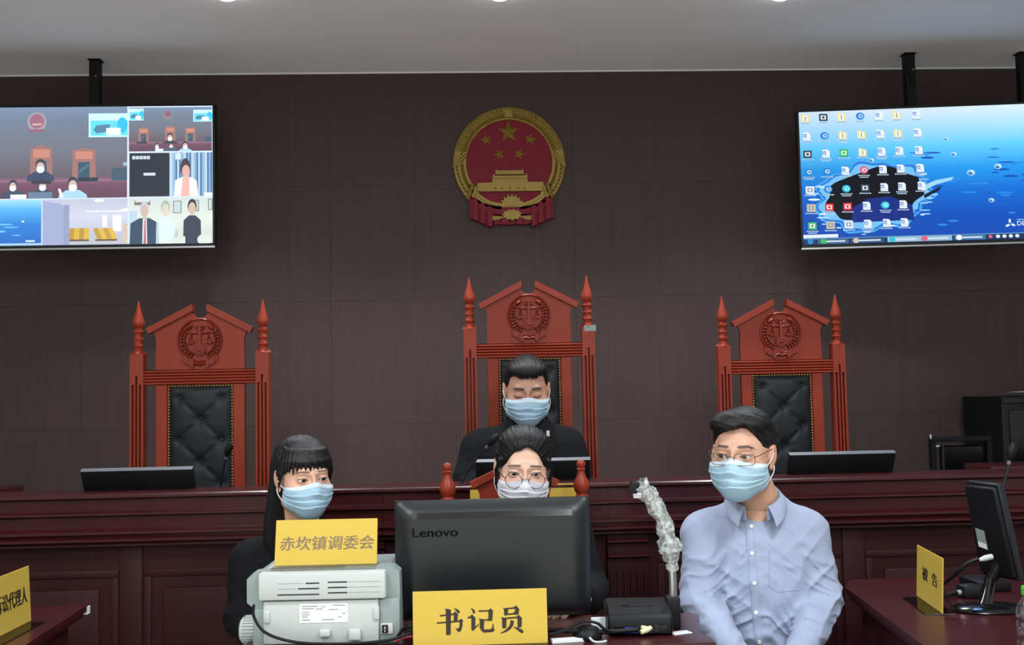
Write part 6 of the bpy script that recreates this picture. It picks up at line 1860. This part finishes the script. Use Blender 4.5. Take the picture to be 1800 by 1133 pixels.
# ---- judge -----------------------------------------------------------------------------------
jY = 4.10
eye = A3(P(928, 694, jY-0.09)); neckb = A3(P(926, 740, jY+0.06))
hip = np.array((neckb[0], jY+0.02, PLAT+0.52+0.05)); zn = neckb[2]-hip[2]
sh = [A3(P(846, 790, jY+0.05)), A3(P(992, 786, jY+0.05))]
el = [A3(P(822, 862, jY-0.03)), A3(P(1012, 860, jY-0.03))]
wr = [A3(P(880, 876, jY-0.26)), A3(P(966, 872, jY-0.26))]
for q_ in wr: q_[2] = WT+0.035
for q_ in el: q_[2] = max(q_[2], WT+0.02)
sections = [(-0.05, 0, 0, 0.19, 0.13), (0.1, 0, 0, 0.185, 0.13), (zn-0.22, 0, 0, 0.19, 0.125), (zn-0.13, 0, 0, 0.19, 0.115), (zn-0.075, 0, 0.005, 0.170, 0.095), (zn-0.04, 0, 0.01, 0.120, 0.082), (zn-0.012, 0, 0.01, 0.082, 0.075), (zn+0.012, 0, 0.01, 0.068, 0.068)]
judge = dict(root=(hip[0], hip[1], PLAT), label='judge in a black coat and light blue face mask, looking down behind the bench', turn=(R(0), R(14), R(0)), eye=eye, neck=neckb, skin=SK_J, brow=BR,
             face=dict(eyes='down', fat=1.04, brow_w=0.0052, brow_z=0.020, brow_tilt=-0.05), hs=1.06, shoulders=sh, elbows=el, wrists=wr,
             hands=[((0.7, -0.5, 0), (0, 0, 1), (0.5, 0.8, 0)), ((-0.7, -0.5, 0), (0, 0, 1), (-0.5, 0.8, 0))], hip=hip, torso_yaw=0.0, sections=sections, ar=(0.074, 0.066, 0.05), garment='coat', cloth=M_coat, fold=0.004, floor=PLAT,
             opening=[cone(neckb+np.array((0, -0.02, 0.07)), neckb+np.array((0, -0.015, -0.02)), 0.060, 0.054), cone(neckb+np.array((0, -0.09, 0.04)), neckb+np.array((0, -0.10, -0.09)), 0.04, 0.006)])
t, T, gar, org, hc, Rm = make_person(judge)
make_mask(t, T, M_mblue, 1.04)
def judge_hair(f):
    f.add(ell((0, 0.020, 0.038), (0.0815, 0.103, 0.083)), 0.0)
    f.add(ell((0.0, -0.030, 0.078), (0.066, 0.062, 0.036)), 0.025)
    f.warp(lambda X, Y, Z: (0.0012*vnoise(X*150, Y*24, Z*30)+0.0009*vnoise(X*300, Y*50, Z*60)).astype(np.float32))
    def fr_(x, y, H_): return H_+np.where(y < -0.04, 0.014*np.clip((np.abs(x)-0.026)/0.03, 0, 1)+0.006*vnoise(x*170, y*0, y*0+5), 0)
    keep(f, hairline((-0.12, -0.066, -0.046, -0.032, -0.020, -0.010, 0.000, 0.034, 0.046, 0.07, 0.12), (0.058, 0.058, 0.044, 0.018, -0.006, -0.010, 0.016, 0.020, -0.012, -0.045, -0.055), fr_), 0.004)
make_hair(t, T, judge_hair, M_hair)
make_collar(t, gar, neckb+np.array((0, -0.010, 0.018)), (0.074, 0.076), 0.034, M_coat, 0.085, R(20), 0.0, org=org, front_drop=0.050)
M_gshirt = mat('grey_shirt_cloth', S(90, 96, 104), 0.8)
def front_hit2(px, py):
    hit, loc, nr, idx = gar.ray_cast(Vector(tuple(CAM-org)), Vector(tuple(ray(px, py))).normalized()); return (loc, nr) if hit else (None, None)
loc, nr = front_hit2(963, 763)
if loc is not None:
    pin = MB().box(-0.006, 0.006, -0.003, 0.003, -0.013, 0.013, 0.002, 1).build('badge_pin', mat('pin_enamel', S(214, 200, 190), 0.3), gar); pin.location = loc+nr*0.002

# ---- woman at the left --------------------------------------------------------------------------
wY = 3.22
eye = A3(P(551, 842, wY-0.085)); neckb = A3(P(530, 934, wY+0.06))
hip = np.array((neckb[0]-0.01, wY+0.10, 0.50)); zn = neckb[2]-hip[2]
sh = [A3(P(444, 988, wY+0.08)), A3(P(618, 978, wY+0.05))]
el = [A3(P(430, 1085, wY+0.02)), A3(P(640, 1085, wY))]
wr = [A3(P(500, 1165, wY-0.2)), A3(P(590, 1165, wY-0.2))]
sections = [(-0.05, 0, 0, 0.168, 0.13), (0.1, 0, 0, 0.155, 0.122), (zn-0.24, 0, -0.01, 0.160, 0.128), (zn-0.13, 0, 0, 0.158, 0.11), (zn-0.08, 0, 0, 0.145, 0.092), (zn-0.045, 0, 0.004, 0.108, 0.076), (zn-0.015, 0, 0.006, 0.068, 0.064), (zn+0.006, 0, 0.006, 0.056, 0.058)]
lady = dict(root=(hip[0], hip[1], 0.0), label='woman with long black hair, fringe, black jacket and light blue face mask, seated left', turn=(R(28), R(4), R(-1)), eye=eye, neck=neckb, skin=SK_W, brow=S(70, 50, 46),
            face=dict(eyes='open', fat=1.0, brow_w=0.0030, brow_z=0.021, lid=0.0046, brow_tilt=-0.1), gaze=(R(8), R(-10)), hs=0.95, shoulders=sh, elbows=el, wrists=wr,
            hands=[((0.6, -0.6, -0.2), (0, -0.2, 1), (0.6, 0.6, 0.2)), ((-0.6, -0.6, -0.2), (0, -0.2, 1), (-0.6, 0.6, 0.2))], hip=hip, torso_yaw=R(12), sections=sections, ar=(0.064, 0.058, 0.044), garment='jacket', cloth=M_coat2, fold=0.004,
            opening=[cone(neckb+np.array((0.005, -0.02, 0.06)), neckb+np.array((0.0, -0.012, -0.02)), 0.050, 0.044)])
t, T, gar, org, hc, Rm = make_person(lady)
make_mask(t, T, M_mblue, 1.0, top=-0.018)
random.seed(21)
def lady_hair(f):
    f.add(ell((0, 0.020, 0.036), (0.0855, 0.106, 0.0875)), 0.0)
    f.add(ell((0, 0.060, -0.03), (0.080, 0.062, 0.13)), 0.03)
    # long fall behind the shoulders and beside the neck
    f.add(ell((-0.052, 0.058, -0.12), (0.040, 0.050, 0.15)), 0.03); f.add(ell((0.048, 0.050, -0.11), (0.036, 0.048, 0.14)), 0.03)
    f.add(ell((0, 0.085, -0.20), (0.095, 0.045, 0.15)), 0.04)
    f.warp(lambda X, Y, Z: (0.0020*vnoise(X*140, Y*140, Z*14)+0.0012*vnoise(X*260, Y*260, Z*30)).astype(np.float32))
    def fr_(x, y, H_): return H_
    keep(f, hairline((-0.13, -0.062, -0.050, -0.036, -0.014, 0.000, 0.030, 0.040, 0.052, 0.07), (0.056, 0.056, 0.036, 0.018, 0.006, 0.018, 0.020, -0.06, -0.30, -0.45), fr_), 0.005)
    # fringe: tapering locks that fall over the forehead
    for k in range(42):
        u = -1+2*k/41+random.uniform(-0.03, 0.03)
        a = u*R(64)
        x1, y1 = 0.0745*math.sin(a), -0.0905*math.cos(a)+0.012
        zt = 0.084-0.010*u*u; ze = 0.026-0.016*abs(u)**2+random.uniform(-0.006, 0.010)+(0.020 if abs(u+0.10) < 0.06 else 0)
        drift = 0.010*math.sin(k*2.1)
        p0 = (x1*0.55, y1*0.45, 0.104); p1 = (x1*0.89, y1*0.90, 0.080); p2 = (x1*1.01+drift*0.5, y1*1.045-0.003, 0.052); p3 = (x1*1.03+drift, y1*1.06-0.006, ze)
        chain(f, [p0, p1, p2, p3], [0.006, 0.0062, 0.0048, 0.0012], 0.006)
    # locks before the ears
    for s in (-1, 1):
        for j in range(4):
            chain(f, [(s*0.074, -0.030+0.010*j, 0.05), (s*0.0805, -0.026+0.010*j, 0.015), (s*0.080, -0.018+0.008*j, -0.020-0.01*j)], [0.007, 0.005, 0.0015], 0.003)
make_hair(t, T, lady_hair, M_hairf, lo=(-0.13, -0.14, -0.36), hi=(0.13, 0.16, 0.15))
make_collar(t, gar, neckb+np.array((0.0, -0.008, 0.004)), (0.062, 0.066), 0.026, M_coat2, 0.075, R(22), R(12), org=org, front_drop=0.045)
plain_chair(float(hip[0]), float(hip[1])+0.02, R(5), 'black padded chair under the woman in the black jacket')

# ---- clerk ---------------------------------------------------------------------------------------
cY_ = 3.18
eye = A3(P(923, 832, cY_-0.085)); neckb = A3(P(920, 902, cY_+0.06))
hip = np.array((neckb[0], cY_+0.05, 0.52)); zn = neckb[2]-hip[2]
sh = [A3(P(842, 938, cY_+0.05)), A3(P(1000, 934, cY_+0.05))]
el = [A3(P(820, 1050, cY_-0.02)), A3(P(1034, 1040, cY_-0.02))]
wr = [A3(PZ(905, 1082, 0.805)), A3(PZ(1000, 1082, 0.805))]
wr[0] = np.array((wr[0][0], 2.99, 0.800)); wr[1] = np.array((A3(P(1026, 1088, 2.97))[0], 2.97, 0.800))
sections = [(-0.05, 0, 0, 0.165, 0.13), (0.1, 0, 0, 0.152, 0.12), (zn-0.24, 0, -0.01, 0.156, 0.125), (zn-0.13, 0, 0, 0.155, 0.108), (zn-0.08, 0, 0, 0.143, 0.092), (zn-0.045, 0, 0.004, 0.108, 0.078), (zn-0.012, 0, 0.006, 0.070, 0.068), (zn+0.010, 0, 0.006, 0.060, 0.062)]
clerk = dict(root=(hip[0], hip[1], 0.0), label='clerk with tied-back black hair, round glasses and white face mask, behind the monitor', turn=(R(1), R(9), R(3)), eye=eye, neck=neckb, skin=SK_C, brow=S(58, 42, 40),
             face=dict(eyes='open', fat=0.98, brow_w=0.0030, brow_z=0.020, lid=0.0048, brow_tilt=-0.2), gaze=(R(4), R(-14)), hs=0.99, shoulders=sh, elbows=el, wrists=wr, curl=0.35,
             hands=[((0.35, -1, -0.1), (0, 0, 1), (1, 0.3, 0)), ((-0.75, -0.8, -0.1), (0, 0, 1), (-0.8, 0.7, 0))], hip=hip, torso_yaw=0.0, sections=sections, ar=(0.062, 0.058, 0.044), garment='coat', cloth=M_coat2, fold=0.004,
             opening=[cone(neckb+np.array((0, -0.02, 0.06)), neckb+np.array((0, -0.012, -0.02)), 0.052, 0.046)])
t, T, gar, org, hc, Rm = make_person(clerk)
make_mask(t, T, M_mwhite, 0.98, top=-0.024, white=True)
make_glasses(t, T, 'round', M_frame, dz=-0.011, dy=-0.006)
random.seed(33)
def clerk_hair(f):
    f.add(ell((0, 0.020, 0.036), (0.0840, 0.105, 0.085)), 0.0)
    f.add(ell((0.006, 0.105, 0.065), (0.045, 0.040, 0.042)), 0.015)                       # bun
    f.add(ell((0, -0.010, 0.078), (0.066, 0.070, 0.038)), 0.02)
    def strands(X, Y, Z):
        an = np.arctan2(X, Z-0.02+0*Y)
        return (0.0020*vnoise(an*26, Y*14, 0*X+1.5)+0.0014*vnoise(an*60, Y*22, 0*X+4.5)).astype(np.float32)
    f.warp(strands)
    def fr_(x, y, H_):
        pt_ = 0.016*np.exp(-((x-0.004)/0.018)**2)
        return H_+np.where(y < -0.03, -0.070*np.clip((np.abs(x)-0.028)/0.044, 0, 1)**1.6+pt_, 0)
    keep(f, hairline((-0.13, -0.070, -0.040, -0.024, 0.0, 0.04, 0.07, 0.12), (0.060, 0.060, 0.030, -0.040, -0.055, -0.060, -0.06, -0.06), fr_), 0.005)
    for s in (-1, 1):
        chain(f, [(s*0.070, -0.045, 0.03), (s*0.0785, -0.032, -0.005), (s*0.078, -0.026, -0.045), (s*0.072, -0.024, -0.075)], [0.008, 0.007, 0.005, 0.0012], 0.004)
make_hair(t, T, clerk_hair, M_hair, lo=(-0.13, -0.14, -0.10), hi=(0.13, 0.17, 0.16))
make_collar(t, gar, neckb+np.array((0, -0.010, 0.006)), (0.066, 0.068), 0.030, M_coat2, 0.070, R(22), 0.0, org=org, front_drop=0.045)
